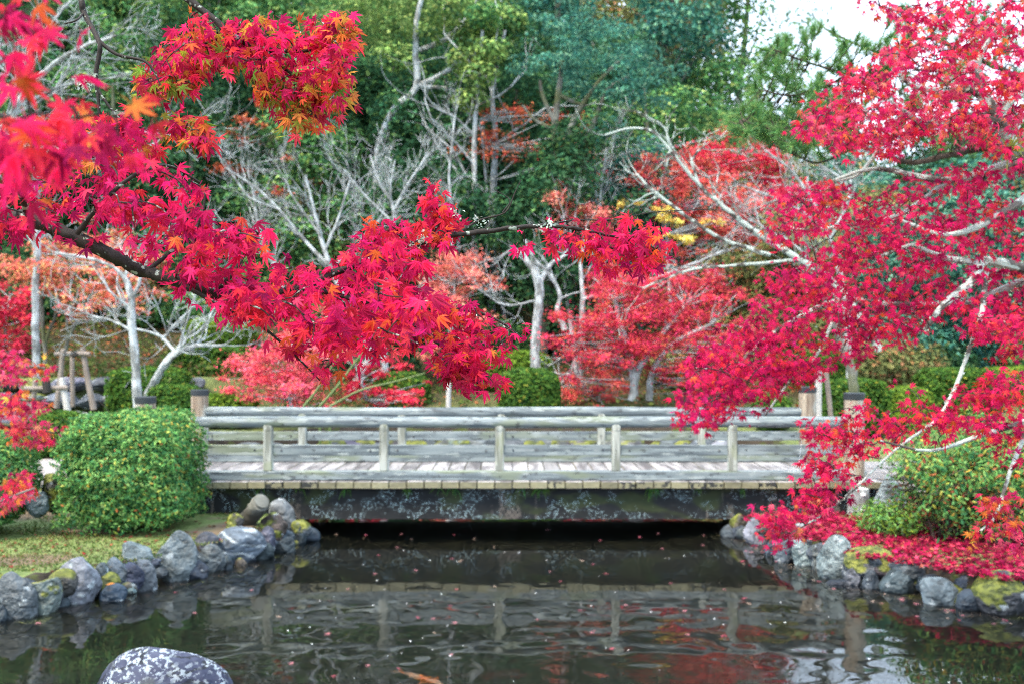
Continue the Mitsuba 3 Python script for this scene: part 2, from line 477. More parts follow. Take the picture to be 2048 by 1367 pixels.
# ------------------------------------------------------------------ terrain
POND = [(-4.19, 8.18), (-3.92, 8.22), (-3.74, 8.75), (-3.45, 8.92), (-3.27, 9.3), (-3.03, 9.71), (-2.77, 10.2), (-2.52, 10.86), (-2.42, 11.4),
        (-2.5, 12.2), (-2.6, 14.0), (-3.6, 15.5), (-5.0, 17.0), (-5.2, 18.6), (-3, 20.2), (0, 20.8), (3, 20.4), (4.6, 18.6), (4.2, 16.6), (3.2, 15),
        (2.7, 14), (2.55, 12.2), (2.57, 11.64), (2.77, 11.34), (2.81, 10.35), (3.06, 9.93), (3.16, 9.34), (3.52, 9.07), (3.68, 8.66), (3.88, 8.49),
        (4.07, 8.33), (4.3, 8.3), (4.6, 8.1), (4.55, 7.6), (4.1, 7.0), (3.9, 6.2), (3.6, 5.0), (3.2, 3.6), (1, 3.3), (-2, 3.3), (-4, 3.8), (-5.6, 5),
        (-6.0, 6.5), (-5.2, 7.9)]
POND_P = shapely.Polygon(POND)
shapely.prepare(POND_P)


def sst(a, b, x):
    t = np.clip((x - a) / (b - a), 0, 1)
    return t * t * (3 - 2 * t)


def land(X, Y):
    """Height of the land over the water."""
    X, Y = np.asarray(X, float), np.asarray(Y, float)
    side = sst(4.0, 4.7, np.abs(X))
    z = 0.25 + 0.37 * (side * sst(11.2, 12.6, Y) + (1 - side) * sst(14.2, 15.6, Y)) + 0.45 * (1 - sst(3.4, 6.6, Y))
    z = z + 0.03 * (meshkit.noise(np.stack([X * 1.4, Y * 1.4, X * 0], -1)) - 0.5)
    left = 1 - sst(-6.5, -4.3, X)
    z = z + left * 0.95 * sst(19.8, 21.6, Y) + (1 - left) * 0.45 * sst(20.5, 26, Y)
    y0 = 24 + 3 * sst(-8, -2, X) + 4 * sst(6, 14, X)
    t = np.maximum(0, Y - y0)
    slope = 0.34 * t + 0.16 * np.maximum(0, t - 5)
    slope = 32 * (1 - np.exp(-slope / 32))
    right = 1 - 0.88 * sst(0.17, 0.30, X / np.maximum(Y, 1))
    z = z + slope * right
    far = sst(6, 40, np.abs(X)) + sst(22, 60, Y)
    return z + far * 0.8 * (meshkit.fbm(np.stack([X * 0.12, Y * 0.12, X * 0], -1), 3) - 0.5)


def spaced(lo, a, b, hi, fine, grow):
    mid = np.arange(a, b + 1e-6, fine)
    s, up, dn = fine, [b], [a]
    while up[-1] < hi:
        s = min(s * grow, 6)
        up.append(up[-1] + s)
    s = fine
    while dn[-1] > lo:
        s = min(s * grow, 6)
        dn.append(dn[-1] - s)
    return np.concatenate([dn[:0:-1], mid, up[1:]])


gx, gy = spaced(-170, -8, 8, 170, 0.11, 1.12), spaced(-40, 2, 22, 230, 0.11, 1.1)
GX, GY = np.meshgrid(gx, gy, indexing='ij')
dist = shapely.distance(shapely.points(GX.ravel(), GY.ravel()), shapely.boundary(POND_P)).reshape(GX.shape)
inside = shapely.contains_xy(POND_P, GX.ravel(), GY.ravel()).reshape(GX.shape)
GZ = np.where(inside, -0.12 - 0.6 * sst(0, 1.0, dist), -0.12 + (land(GX, GY) + 0.12) * sst(0.12, 0.25, dist))
nx, ny = GX.shape
I, J = np.meshgrid(np.arange(nx - 1), np.arange(ny - 1), indexing='ij')
A = (I * ny + J).ravel()
quads = np.stack([A, A + ny, A + ny + 1, A + 1], 1)
wet = inside.ravel()[quads].all(1)
gv = np.stack([GX, GY, GZ], -1).reshape(-1, 3)


def used_part(v, f):
    u, inv = np.unique(f, return_inverse=True)
    return v[u], inv.reshape(f.shape)


def tris(q):
    return np.vstack([q[:, [0, 1, 2]], q[:, [0, 2, 3]]])


edge = ~wet & ((dist < 0.24) & ~inside).ravel()[quads].any(1)
struct('ground', used_part(gv, tris(quads[~wet & ~edge])), 'ground_soil', smooth=True)
struct('bank', used_part(gv, tris(quads[edge])), 'bank_soil', smooth=True)
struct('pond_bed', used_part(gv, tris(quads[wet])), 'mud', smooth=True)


def ripple(X, Y):
    """Height of the water's ripples and their slopes."""
    g = np.random.default_rng(3)
    h, sx, sy = np.zeros_like(X), np.zeros_like(X), np.zeros_like(X)
    far = 0.20 + 0.45 * (1 - sst(8.0, 10.5, Y))

    def add(hh, gx_, gy_):
        nonlocal h, sx, sy
        h, sx, sy = h + hh, sx + gx_, sy + gy_
    for k in range(30):
        lam = g.uniform(0.14, 0.6)
        a = math.pi / 2 + g.normal(0, 0.42)
        kx, ky = 2 * math.pi / lam * math.cos(a), 2 * math.pi / lam * math.sin(a)
        amp = 0.0105 * g.uniform(0.4, 1) * lam / (2 * math.pi) * 0.40
        ph = g.uniform(0, 6.28) + 2.2 * (meshkit.noise(np.stack([X * 0.8, Y * 0.8, X * 0 + k], -1)) - 0.5)
        add(amp * np.sin(kx * X + ky * Y + ph), amp * kx * np.cos(kx * X + ky * Y + ph), amp * ky * np.cos(kx * X + ky * Y + ph))
    for cx, cy, lam, amp, reach in ((0.1, 7.9, 0.30, 0.016, 1.4), (0.9, 7.2, 0.26, 0.016, 1.0), (-0.9, 8.4, 0.34, 0.014, 1.6), (1.7, 7.6, 0.3, 0.013, 1.1), (0.4, 6.8, 0.24, 0.014, 0.9), (2.3, 8.2, 0.36, 0.010, 1.5)):
        r = np.hypot(X - cx, Y - cy) + 1e-6
        e = 0.7 * amp * np.exp(-(r / reach) ** 2) * lam / (2 * math.pi)
        ph = 2 * math.pi * r / lam
        s = e * np.cos(ph) * 2 * math.pi / lam
        add(e * np.sin(ph), s * (X - cx) / r, s * (Y - cy) / r)
    return h * far, sx * far, sy * far


wx, wy = spaced(-8, -4.6, 4.9, 8, 0.03, 1.3), spaced(2.6, 6.0, 11.8, 23, 0.022, 1.08)
WX, WY = np.meshgrid(wx, wy, indexing='ij')
wh, wsx, wsy = ripple(WX, WY)
wv = np.stack([WX, WY, wh], -1).reshape(-1, 3)
wn = unit(np.stack([-wsx, -wsy, np.ones_like(wsx)], -1).reshape(-1, 3))
n2 = WX.shape[1]
I, J = np.meshgrid(np.arange(WX.shape[0] - 1), np.arange(n2 - 1), indexing='ij')
A = (I * n2 + J).ravel()
quads = np.stack([A, A + n2, A + n2 + 1, A + 1], 1)
keep = shapely.contains_xy(POND_P.buffer(0.32), wv[quads].mean(1)[:, 0], wv[quads].mean(1)[:, 1])
quads = quads[keep]
u, inv = np.unique(quads, return_inverse=True)
wf = tris(inv.reshape(quads.shape))
path = meshkit.write_ply((wv[u], wf), False, normals=wn[u])
struct('water', {'type': 'ply', 'filename': path, 'face_normals': False, 'bsdf': {'type': 'ref', 'id': 'pond_water'}}, None)


def ribbon(name, pts, width, mat, lift=0.02):
    """A path laid along a line on the land."""
    p = spline(np.array(pts, float), 14)
    d = unit(np.gradient(p, axis=0))
    nrm = np.column_stack([-d[:, 1], d[:, 0]])
    s = np.linspace(-0.5, 0.5, 9)
    P = p[:, None] + nrm[:, None] * s[None, :, None] * width
    v = np.dstack([P, (land(P[..., 0], P[..., 1]) + lift)[..., None]]).reshape(-1, 3)
    I, J = np.meshgrid(np.arange(len(p) - 1), np.arange(8), indexing='ij')
    A = (I * 9 + J).ravel()
    f = tris(np.stack([A, A + 9, A + 10, A + 1], 1))
    return struct(name, (v, f), mat, smooth=True)


ribbon('path', [(-4.46, 13.1), (-6, 13.1), (-8, 13.6), (-10.5, 14.6), (-14, 16)], 1.9, 'path_gravel')
ribbon('path', [(4.3, 13.0), (5.3, 12.95), (6.6, 13.2), (8.5, 14.4), (12, 16)], 1.9, 'path_gravel')

# ------------------------------------------------------------------ the bridge
NEAR, FAR = 11.9, 13.84
DECK, DX0, PW = 0.647, -4.55, 0.207
bridge = thing('footbridge', 'weathered grey wooden footbridge with log handrails crossing the pond', 'bridge')


def rail_tube(x0, x1, y, z, r, seed):
    xs = np.linspace(x0, x1, 40)
    g = np.random.default_rng(seed)
    pts = np.column_stack([xs, y + 0.004 * np.sin(xs * 2 + seed), z + 0.005 * np.sin(xs * 1.3 + seed)])
    return tube(pts, r * (1 + 0.03 * g.random(40)), 16)


for Y, nm in ((NEAR, 'near'), (FAR, 'far')):
    put('handrail', rail_tube(-4.28, 4.02, Y, 1.397 - 0.066, 0.066, int(Y)), 'weathered_wood', bridge, smooth=60)
    put('kerb_beam', box([-4.4, Y - 0.075, DECK + 0.002], [4.2, Y + 0.075, DECK + 0.107], 0.008), 'weathered_wood', bridge)
    posts = np.array([-2.895, -1.52, -0.148, 1.235, 2.62])
    for X in posts:
        m = Mesh()
        v, f = box([-0.052, -0.05, DECK + 0.105], [0.052, 0.05, 1.29], 0.012)
        m.add(v + [X, Y - 0.005, 0], f)
        top = tube([[X, Y - 0.055, 1.268], [X, Y + 0.045, 1.268]], 0.051, 14)
        m.add(*top)
        put('post', m.out(), 'post_wood', bridge, smooth=35)
    ends = np.concatenate([[-4.3], posts, [4.05]])
    for a, b in zip(ends[:-1], ends[1:]):
        rb = put('rail_board', box([a + 0.053, Y - 0.02, 0.938], [b - 0.053, Y + 0.025, 1.062], 0.006), 'weathered_wood', bridge)
        for bx in (a + 0.16, b - 0.16):
            put('bolt', tube([[bx, Y - 0.019, 1.0 + R.normal(0, 0.01)], [bx, Y - 0.028, 1.0]], 0.011, 8), 'black_metal', rb)
for X, Y, top in ((-4.36, NEAR, 1.635), (4.07, NEAR, 1.68), (-4.32, FAR, 1.64), (4.09, FAR, 1.68)):
    a = np.arange(24) * 2 * np.pi / 24
    prof = np.array([[0.0, DECK - 0.08], [0.118, DECK - 0.08], [0.116, top - 0.085], [0.112, top - 0.08], [0.0, top - 0.08]])
    n = put('newel_post', trimesh.creation.revolve(prof, sections=24, transform=trimesh.transformations.translation_matrix([X, Y, 0])), 'newel_wood', bridge, smooth=40)
    cap = np.array([[0.0, top - 0.0795], [0.122, top - 0.0795], [0.124, top - 0.006], [0.116, top], [0.0, top]])
    put('metal_cap', trimesh.creation.revolve(cap, sections=24, transform=trimesh.transformations.translation_matrix([X, Y, 0])), 'black_metal', n, smooth=40)
for k in range(43):
    x0 = DX0 + k * PW
    dz, dy = R.uniform(-0.003, 0.003), R.uniform(-0.012, 0.012)
    put('plank', box([x0 + 0.006, NEAR - 0.16 + dy, DECK - 0.083 + dz], [x0 + PW - 0.006, FAR + 0.17 + dy, DECK - 0.002 + dz], 0.004), 'plank_wood', bridge)


def girder(y0, y1):
    m = trimesh.creation.box(extents=[8.9, y1 - y0, 0.38])
    for _ in range(4):
        m = m.subdivide()
    m.apply_translation([-0.12, (y0 + y1) / 2, 0.375])
    v = np.array(m.vertices)
    v += 0.02 * (meshkit.fbm(v * [5, 5, 7], 3)[:, None] - 0.5)
    v[:, 2] = np.minimum(v[:, 2], DECK - 0.088)
    return v, m.faces


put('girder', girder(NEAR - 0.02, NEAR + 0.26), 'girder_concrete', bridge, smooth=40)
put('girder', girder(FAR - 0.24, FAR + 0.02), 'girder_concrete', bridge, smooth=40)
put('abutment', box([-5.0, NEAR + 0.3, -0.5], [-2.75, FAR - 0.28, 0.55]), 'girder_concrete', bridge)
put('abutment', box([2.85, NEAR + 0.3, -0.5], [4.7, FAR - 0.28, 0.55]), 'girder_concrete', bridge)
col = tube([[4.08, NEAR - 0.1, 0.1], [4.085, NEAR - 0.1, 0.35], [4.08, NEAR - 0.1, DECK - 0.086]], 0.125, 20)
log = put('support_log', col, 'pale_bark', bridge, smooth=40, label='grey log upright under the right bridge end')
for z in (0.5, 0.33):
    m = trimesh.creation.icosphere(2, 0.024)
    m.apply_scale([1.2, 0.5, 0.9])
    m.apply_translation([4.10, NEAR - 0.225, z])
    put('knot', m, 'foam', log, smooth=True, label='round white knot mark on the log')
TUFTS = ((692, 7), (812, 9), (905, 8), (1045, 9), (1078, 12), (1090, 8), (1310, 12), (1300, 8), (1400, 7), (520, 6), (600, 5), (1485, 6), (880, 5))
for x, n in TUFTS:
    c = at(x, 975, NEAR - 0.03)
    m = Mesh()
    for k in range(n):
        d = np.array([R.normal(0, 0.5), -R.uniform(0.2, 0.6), -R.uniform(0.3, 1)])
        L = R.uniform(0.07, 0.16)
        p0 = c + [R.normal(0, 0.02), 0, R.normal(0, 0.006)]
        s = np.cross(d, [0, 1, 0.2])
        s = unit(s) * 0.005
        p1, p2 = p0 + d * L * 0.5 + [0, 0, 0.03], p0 + d * L - [0, 0, 0.015]
        m.add([p0 - s, p0 + s, p1 + s, p1 - s, p2], [[0, 1, 2], [0, 2, 3], [3, 2, 4]], np.tile(palette([(1, 0.06, 0.19, 0.05), (1, 0.10, 0.22, 0.04)], 1), (5, 1)))
    solo('grass_tuft', m.out(), 'dull_blade', 'small green grass tuft hanging from the bridge girder, %s from the left' % ordinal(1 + sorted(TUFTS).index((x, n))), 'grass', 'grass tufts rooted along the bridge girder', color=m.colors())

# ------------------------------------------------------------------ stones
ICO = trimesh.creation.icosphere(4)
ICO3 = trimesh.creation.icosphere(3)
ICO2 = trimesh.creation.icosphere(2)


def rock(seed, cuts=14, sharp=10.0, bumps=0.08, ico=ICO):
    """A boulder of unit half-size: a rounded body cut by random planes, with a rough skin."""
    g = np.random.default_rng(seed)
    d = np.array(ico.vertices)
    n = unit(g.normal(size=(cuts, 3)))
    h = g.uniform(0.6, 1.0, cuts)
    q = np.maximum(d @ n.T, 1e-3) / h
    r = (np.sum(q ** sharp, 1) + 1) ** (-1 / sharp)
    r = r * (1 + bumps * 2 * (meshkit.fbm(d * 1.7 + seed, 4) - 0.5) + 0.06 * (meshkit.fbm(d * 6 + seed, 4) - 0.5))
    v = d * r[:, None]
    lo, hi = v.min(0), v.max(0)
    return (v - (lo + hi) / 2) / ((hi - lo) / 2)


def stone(x, y, w, h, Y, mat, label, seed, deep=0.8, tilt=0.0, cat='stone', name='shore_stone', sink=0.0, cuts=14, sharp=10.0, ico=ICO3):
    """A stone shown at pixel (x, y), w by h pixels, at distance Y."""
    c, s = at(x, y, Y), Y / FPX / 2
    v = rock(seed, cuts, sharp, ico=ico) * [w * s, w * s * deep, (h * s + sink / 2)]
    a = math.radians(tilt)
    v = v @ np.array([[math.cos(a), 0, math.sin(a)], [0, 1, 0], [-math.sin(a), 0, math.cos(a)]])
    v = v + c - [0, 0, sink / 2]
    if mat in STONES:
        return solo(name, (v, ico.faces), 'stone', label, cat, smooth=True, color=stone_colors(v, ico.faces, mat, seed))
    return solo(name, (v, ico.faces), mat, label, cat, smooth=True)


def shore(x, line):
    xs, ys = zip(*line)
    return 2 * 1100 * 2 / (np.interp(x, xs, ys) - HY)


LEFT = [(-60, 1240), (0, 1237), (70, 1234), (170, 1203), (250, 1192), (320, 1172), (400, 1151), (480, 1129), (560, 1103), (620, 1086)]
RIGHT = [(1460, 1076), (1512, 1088), (1567, 1124), (1640, 1142), (1700, 1170), (1800, 1184), (1875, 1207), (1937, 1217), (2060, 1228)]
LSTONES = [  # x, y, width, height, extra distance, material, label
    (36, 1190, 74, 92, 0.1, 'pale', 'pale slab stone leaning at the far left of the pond edge'),
    (-4, 1165, 44, 64, 0.28, 'moss', 'mossy stone cut by the left photo border beside the leaning slab'),
    (2, 1222, 26, 30, -0.02, 'wet', 'small wet stone at the water in the bottom left corner'),
    (84, 1182, 66, 66, 0.15, 'moss', 'stone with thick yellow moss on top right of the leaning slab'),
    (155, 1158, 80, 86, 0.15, 'pale', 'large rounded pale stone right of the mossy stones on the left shore'),
    (201, 1149, 28, 50, 0.15, 'grey', 'narrow upright grey stone beside the large rounded pale stone'),
    (237, 1136, 62, 46, 0.22, 'grey', 'broad grey stone over a dark wet one on the left shore'),
    (230, 1180, 50, 30, 0.0, 'wet', 'low dark wet stone with an orange leaf on it'),
    (261, 1162, 24, 26, 0.08, 'grey', 'fist sized grey stone wedged between larger left shore stones'),
    (289, 1150, 46, 60, 0.08, 'grey', 'split blue grey stone standing in the water under the upper stone'),
    (276, 1104, 68, 36, 0.42, 'pale', 'flat topped pale stone resting on the split blue grey stone'),
    (351, 1110, 80, 94, 0.2, 'pale', 'tallest pale angular stone in the middle of the left shore'),
    (415, 1077, 44, 28, 0.35, 'grey', 'small grey stone right behind the tall angular stone'),
    (426, 1109, 50, 44, 0.1, 'grey', 'rounded grey stone below the small one near the tall stone'),
    (390, 1133, 52, 40, 0.02, 'wet', 'wet dark blue stone at the foot of the tall angular stone'),
    (484, 1083, 88, 58, 0.15, 'veined', 'wide stone with white veins near the bridge on the left shore'),
    (526, 1103, 44, 36, 0.02, 'wet', 'wet blue triangular stone in the water beside the veined stone'),
    (534, 1073, 30, 42, 0.15, 'grey', 'narrow grey stone leaning on the right end of the veined stone'),
    (566, 1088, 52, 34, 0.05, 'wet', 'wet rounded stone below the pale boulder at the bridge'),
    (546, 1046, 50, 44, 0.35, 'tan', 'moss dotted brown stone beside the pale boulder at the bridge'),
    (566, 1032, 48, 68, 0.5, 'pale', 'pale upright boulder in front of the left end of the girder'),
    (598, 1067, 28, 48, 0.2, 'wet', 'dark wet stone standing last before the water under the bridge'),
    (470, 1037, 34, 24, 0.6, 'dark', 'dark low stone behind the cut log on the left bank'),
    (456, 1122, 20, 20, 0.02, 'wet', 'tiny wet stone at the water below the veined stone'),
    (482, 1122, 28, 16, 0.02, 'tan', 'small tan pebble at the water under the veined stone'),
    (107, 977, 48, 60, 2.4, 'dark', 'round dark boulder behind the lawn left of the clipped bush'),
    (76, 998, 44, 30, 2.2, 'grey', 'low grey slab at the left of the round dark boulder'),
]
RSTONES = [
    (1479, 1057, 34, 40, 0.25, 'grey', 'first grey stone right of the water under the bridge'),
    (1513, 1062, 48, 52, 0.2, 'pale', 'pale stone with a pointed top by the right bridge end'),
    (1541, 1096, 26, 34, 0.1, 'wet', 'dark wet stone under the hanging red branch tip'),
    (1567, 1102, 38, 48, 0.12, 'grey', 'smooth dark grey stone left of the pale upright pair'),
    (1604, 1101, 36, 52, 0.15, 'pale', 'pale upright stone with dry grass on its right side'),
    (1636, 1112, 24, 44, 0.1, 'pale', 'slim pale stone next to the blocky white topped stone'),
    (1598, 1060, 50, 24, 0.7, 'pale', 'flat pale stone lying back among the red leaves'),
    (1673, 1112, 72, 82, 0.15, 'pale', 'large blocky stone with a whitish flat top on the right shore'),
    (1738, 1115, 94, 42, 0.3, 'moss', 'long mossy stone right of the blocky white topped stone'),
    (1703, 1144, 26, 20, 0.08, 'pale', 'little pale stone below the left end of the long mossy stone'),
    (1743, 1156, 42, 32, 0.1, 'grey', 'rounded grey stone below the long mossy stone'),
    (1686, 1166, 66, 18, 0.0, 'wet', 'flat dark wet stone lying in the water on the right'),
    (1801, 1153, 78, 62, 0.15, 'grey', 'big rounded blue grey boulder in the middle of the right shore'),
    (1848, 1141, 56, 34, 0.4, 'pale', 'greenish pale stone behind the big rounded boulder'),
    (1876, 1181, 74, 54, 0.12, 'grey', 'egg shaped dark boulder with red leaves on top'),
    (1928, 1163, 44, 28, 0.3, 'grey', 'small grey stone perched behind the two lower right boulders'),
    (1938, 1198, 50, 40, 0.08, 'wet', 'blue wet stone left of the largest mossy boulder'),
    (2006, 1188, 116, 86, 0.15, 'moss', 'largest dark boulder with golden moss at the right photo edge'),
    (1774, 992, 60, 82, 2.6, 'pale', 'grey boulder with white lichen beside the right end of the bridge'),
    (1742, 1002, 26, 54, 2.75, 'dark', 'dark narrow stone between the log upright and the lichen boulder'),
    (1756, 1034, 30, 24, 2.1, 'grey', 'small grey stone at the foot of the lichen boulder'),
]
for k, (x, y, w, h, back, mat, lab) in enumerate(LSTONES):
    stone(x, y, w * 1.1, h * 1.1, shore(x, LEFT) + back, mat, lab, 100 + k, sink=0.10, tilt=R.uniform(-12, 12), sharp=18 + 16 * R.random(), ico=ICO)
for k, (x, y, w, h, back, mat, lab) in enumerate(RSTONES):
    stone(x, y, w * 1.14, h * 1.12, shore(x, RIGHT) + back, mat, lab, 200 + k, sink=0.10, tilt=R.uniform(-12, 12), sharp=14 + 12 * R.random(), ico=ICO)
for side, line, x0, x1, n_ in (('left', LEFT, -50, 618, 46), ('right', RIGHT, 1462, 2080, 44)):
    for k, x in enumerate(np.linspace(x0, x1, n_)):
        Y = shore(x, line) + R.uniform(0.12, 0.34)
        c, s_ = at(x, 1000, Y), R.uniform(0.05, 0.12)
        v = rock(600 + k + (100 if side == 'left' else 0), 12, 16, ico=ICO2) * [s_ * 1.25, s_, s_ * R.uniform(0.7, 1.2)] + [c[0], Y, R.uniform(0.0, 0.20)]
        solo('filler_stone', (v, ICO2.faces), 'stone', 'small filler stone packed among the %s shore stones, %s from the left' % (side, ordinal(k + 1)), 'stone', 'filler stones between the %s shore stones' % side, smooth=True, color=stone_colors(v, ICO2.faces, R.choice(['grey', 'wet', 'dark', 'moss', 'tan'], p=[0.35, 0.3, 0.2, 0.05, 0.1]), k))
stone(318, 1392, 305, 190, 5.75, 'boulder_stone', 'smooth blue grey boulder with white lichen rising from the pond in front', 57, deep=0.75, tilt=-3, name='boulder', cat='boulder', sink=0.2, cuts=7, sharp=5, ico=trimesh.creation.icosphere(5))
# stones on the pond's far shore, seen between the rails and past the bridge
for k in range(34):
    t = k / 33
    X, Y = np.interp(t, [0, 0.2, 0.5, 0.8, 1], [-5.1, -3.1, 0, 3.1, 4.7]), np.interp(t, [0, 0.2, 0.5, 0.8, 1], [18.0, 20.3, 20.9, 20.5, 18.3])
    s = R.uniform(0.16, 0.3)
    v = rock(300 + k, ico=ICO2) * [s * 1.3, s, s] + [X, Y + R.normal(0, 0.1), R.uniform(0.1, 0.22)]
    solo('far_shore_stone', (v, ICO2.faces), 'stone', 'stone edging the far shore behind the bridge rails, %s from the left' % ordinal(k + 1), 'stone', 'stones edging the pond behind the bridge', smooth=True, color=stone_colors(v, ICO2.faces, R.choice(['pale', 'grey', 'moss']), k))

# cut log on the left bank
a, b = at(494, 1040, 11.1), at(521, 1004, 10.9)
lg = thing('cut_log', 'weathered cut log end leaning by the bridge on the left bank', 'log')
put('bark', tube(spline([a, a * 0.5 + b * 0.5 + [0.01, 0, 0.0], b], 5), [0.10, 0.105, 0.1, 0.1, 0.1, 0.1, 0.1, 0.1, 0.1, 0.1, 0.098][:len(spline([a, a, b], 5))], 14, 0.08), 'grey_bark', lg, smooth=50)
dirn = unit(b - a)
put('cut_face', tube([b + dirn * 0.025, b + dirn * 0.04], 0.088, 14), 'grey_bark', lg, smooth=40)

# ------------------------------------------------------------------ foliage builders
AZALEA = [(5, 0.105, 0.26, 0.075), (3, 0.19, 0.35, 0.105), (3.5, 0.045, 0.15, 0.06), (0.6, 0.36, 0.40, 0.09), (0.25, 0.42, 0.30, 0.06), (0.15, 0.36, 0.13, 0.05)]
HEDGE = [(4, 0.055, 0.125, 0.025), (3, 0.09, 0.17, 0.03), (2, 0.035, 0.09, 0.025), (0.4, 0.22, 0.24, 0.04)]
HEDGE_LIGHT = [(4, 0.11, 0.20, 0.03), (3, 0.17, 0.26, 0.035), (1, 0.07, 0.14, 0.03)]


def super_shell(n, g, power=3.2, flat=0.0):
    """Directions and radii on a rounded-box shell of half-size 1."""
    d = unit(g.normal(size=(n, 3)))
    r = (np.abs(d) ** power).sum(1) ** (-1 / power)
    return d * r[:, None], d


def shrub(name, label, cat, lo, hi, n, size, cols, power=3.2, leaf=OVAL, mat='broad_blade', lumps=0.12, group=None, thick=0.22, seed=1, stems=10, bare_bottom=0.12):
    """A clipped bush filling the box lo..hi: stems inside, a thick skin of leaves outside."""
    g = np.random.default_rng(seed)
    lo, hi = np.asarray(lo, float), np.asarray(hi, float)
    c, h = (lo + hi) / 2, (hi - lo) / 2
    key = thing(name, label, cat, group)
    p, d = super_shell(n, g, power)
    lump = 1 + lumps * 2 * (meshkit.fbm(p * 2.2 + seed * 3.1, 4) - 0.5) + lumps * 0.8 * (meshkit.noise(p * 9 + seed) - 0.5)
    depth = 1 - thick * g.random(n) ** 1.6
    q = p * (lump * depth)[:, None]
    ok = q[:, 2] > -1 + bare_bottom * g.random(n)
    q, d = q[ok], d[ok]
    pos = c + q * h
    nrm = unit(d / h) + g.normal(0, 0.55, d.shape) + [0, 0, 0.35]
    tip = g.normal(0, 0.6, d.shape) + unit(d / h) * 0.7 + [0, 0, 0.2]
    v, f, col = scatter(leaf, pos, nrm, tip, size * g.uniform(0.7, 1.25, len(pos)), palette(cols, len(pos), g=g))
    put('foliage', (v, f), mat, key, color=col, stuff=True)
    m = Mesh()
    for k in range(stems):
        b = np.array([c[0] + g.normal(0, 0.25) * h[0], c[1] + g.normal(0, 0.25) * h[1], lo[2] - 0.06])
        e = c + super_shell(1, g, power)[0][0] * h * 0.85
        e[2] = max(e[2], c[2])
        mid = (b + e) / 2 + g.normal(0, 0.06, 3) * h
        s = spline([b, mid, e], 4)
        m.add(*tube(s, np.linspace(0.018, 0.005, len(s)) * max(1, h[2] * 1.2), 5))
        for j in range(10):
            i = g.integers(3, len(s))
            e2 = s[i] + unit(g.normal(size=3) + unit(s[i] - c)) * h * g.uniform(0.15, 0.5)
            m.add(*tube([s[i], (s[i] + e2) / 2 + g.normal(0, 0.02, 3), e2], [0.006, 0.004, 0.003], 4))
    put('stem', m.out(), 'brown_bark', key)
    return key


def px_box(x0, x1, y0, y1, Y, depth):
    a, b = at(x0, y1, Y), at(x1, y0, Y)
    return [a[0], Y - depth / 2, a[2]], [b[0], Y + depth / 2, b[2]]


class Tree:
    """Limbs collected into one trunk mesh; the ends of the twigs are kept for leaves."""

    def __init__(self, seed=0):
        self.m, self.g, self.ends, self.skel = Mesh(), np.random.default_rng(seed), [], []

    def limb(self, s, sides=8, rough=0.1):
        self.m.add(*tube(s[:, :3], s[:, 3], sides, rough, len(self.skel)))
        self.skel.append(s)
        return s

    def px(self, rows, n=4, sides=8, rough=0.1, wob=0.0):
        return self.limb(limb(rows, n, wob=wob), sides, rough)

    def grow(self, p, d, length, rad, level, spread=0.6, kids=3, gravity=0.0, up=0.15, shrink=0.68, wig=0.16, sides=6, bias=None, minr=0.004):
        g = self.g
        n = 6
        pts = [np.asarray(p, float)]
        d = unit(np.asarray(d, float))
        for i in range(n - 1):
            d = unit(d + g.normal(0, wig, 3) + np.array([0, 0, up - gravity]) * 0.25 + (0 if bias is None else np.asarray(bias) * 0.12))
            pts.append(pts[-1] + d * length / (n - 1))
        pts = np.array(pts)
        r = np.maximum(np.linspace(rad, rad * (0.62 if level else 0.3), n), minr)
        self.limb(np.column_stack([pts, r]), sides if level > 1 else max(4, sides - 2), 0.08)
        if level <= 0:
            self.ends.append(pts[-1])
            return
        for k in range(kids):
            i = n - 1 if k == 0 else g.integers(2, n)
            nd = unit(d + g.normal(0, spread, 3))
            self.grow(pts[i], nd, length * shrink * g.uniform(0.75, 1.2), r[i] * (0.85 if k == 0 else 0.6), level - 1, spread, kids, gravity, up, shrink, wig, max(4, sides - 1), bias, minr)

    def points(self):
        return np.vstack([s[:, :3] for s in self.skel])


# ------------------------------------------------------------------ wooded hillside
GREENS = {
    'yellow': [(4, 0.15, 0.245, 0.075), (3, 0.23, 0.32, 0.095), (2, 0.07, 0.15, 0.05)],
    'mid': [(4, 0.07, 0.18, 0.065), (3, 0.12, 0.25, 0.08), (1.5, 0.20, 0.28, 0.08), (2, 0.03, 0.09, 0.045)],
    'dark': [(4, 0.028, 0.085, 0.042), (3, 0.045, 0.11, 0.05), (1, 0.08, 0.15, 0.05)],
    'teal_haze': [(4, 0.045, 0.165, 0.125), (3, 0.085, 0.235, 0.165), (2, 0.02, 0.075, 0.065), (2, 0.15, 0.30, 0.19)],  # bluer than the leaves themselves, distant air haze is mixed into the colour
    'olive': [(4, 0.13, 0.16, 0.06), (2, 0.20, 0.20, 0.08), (1, 0.32, 0.16, 0.08)],
    'rust': [(4, 0.46, 0.10, 0.055), (3, 0.52, 0.16, 0.07), (2, 0.32, 0.04, 0.04)],
}


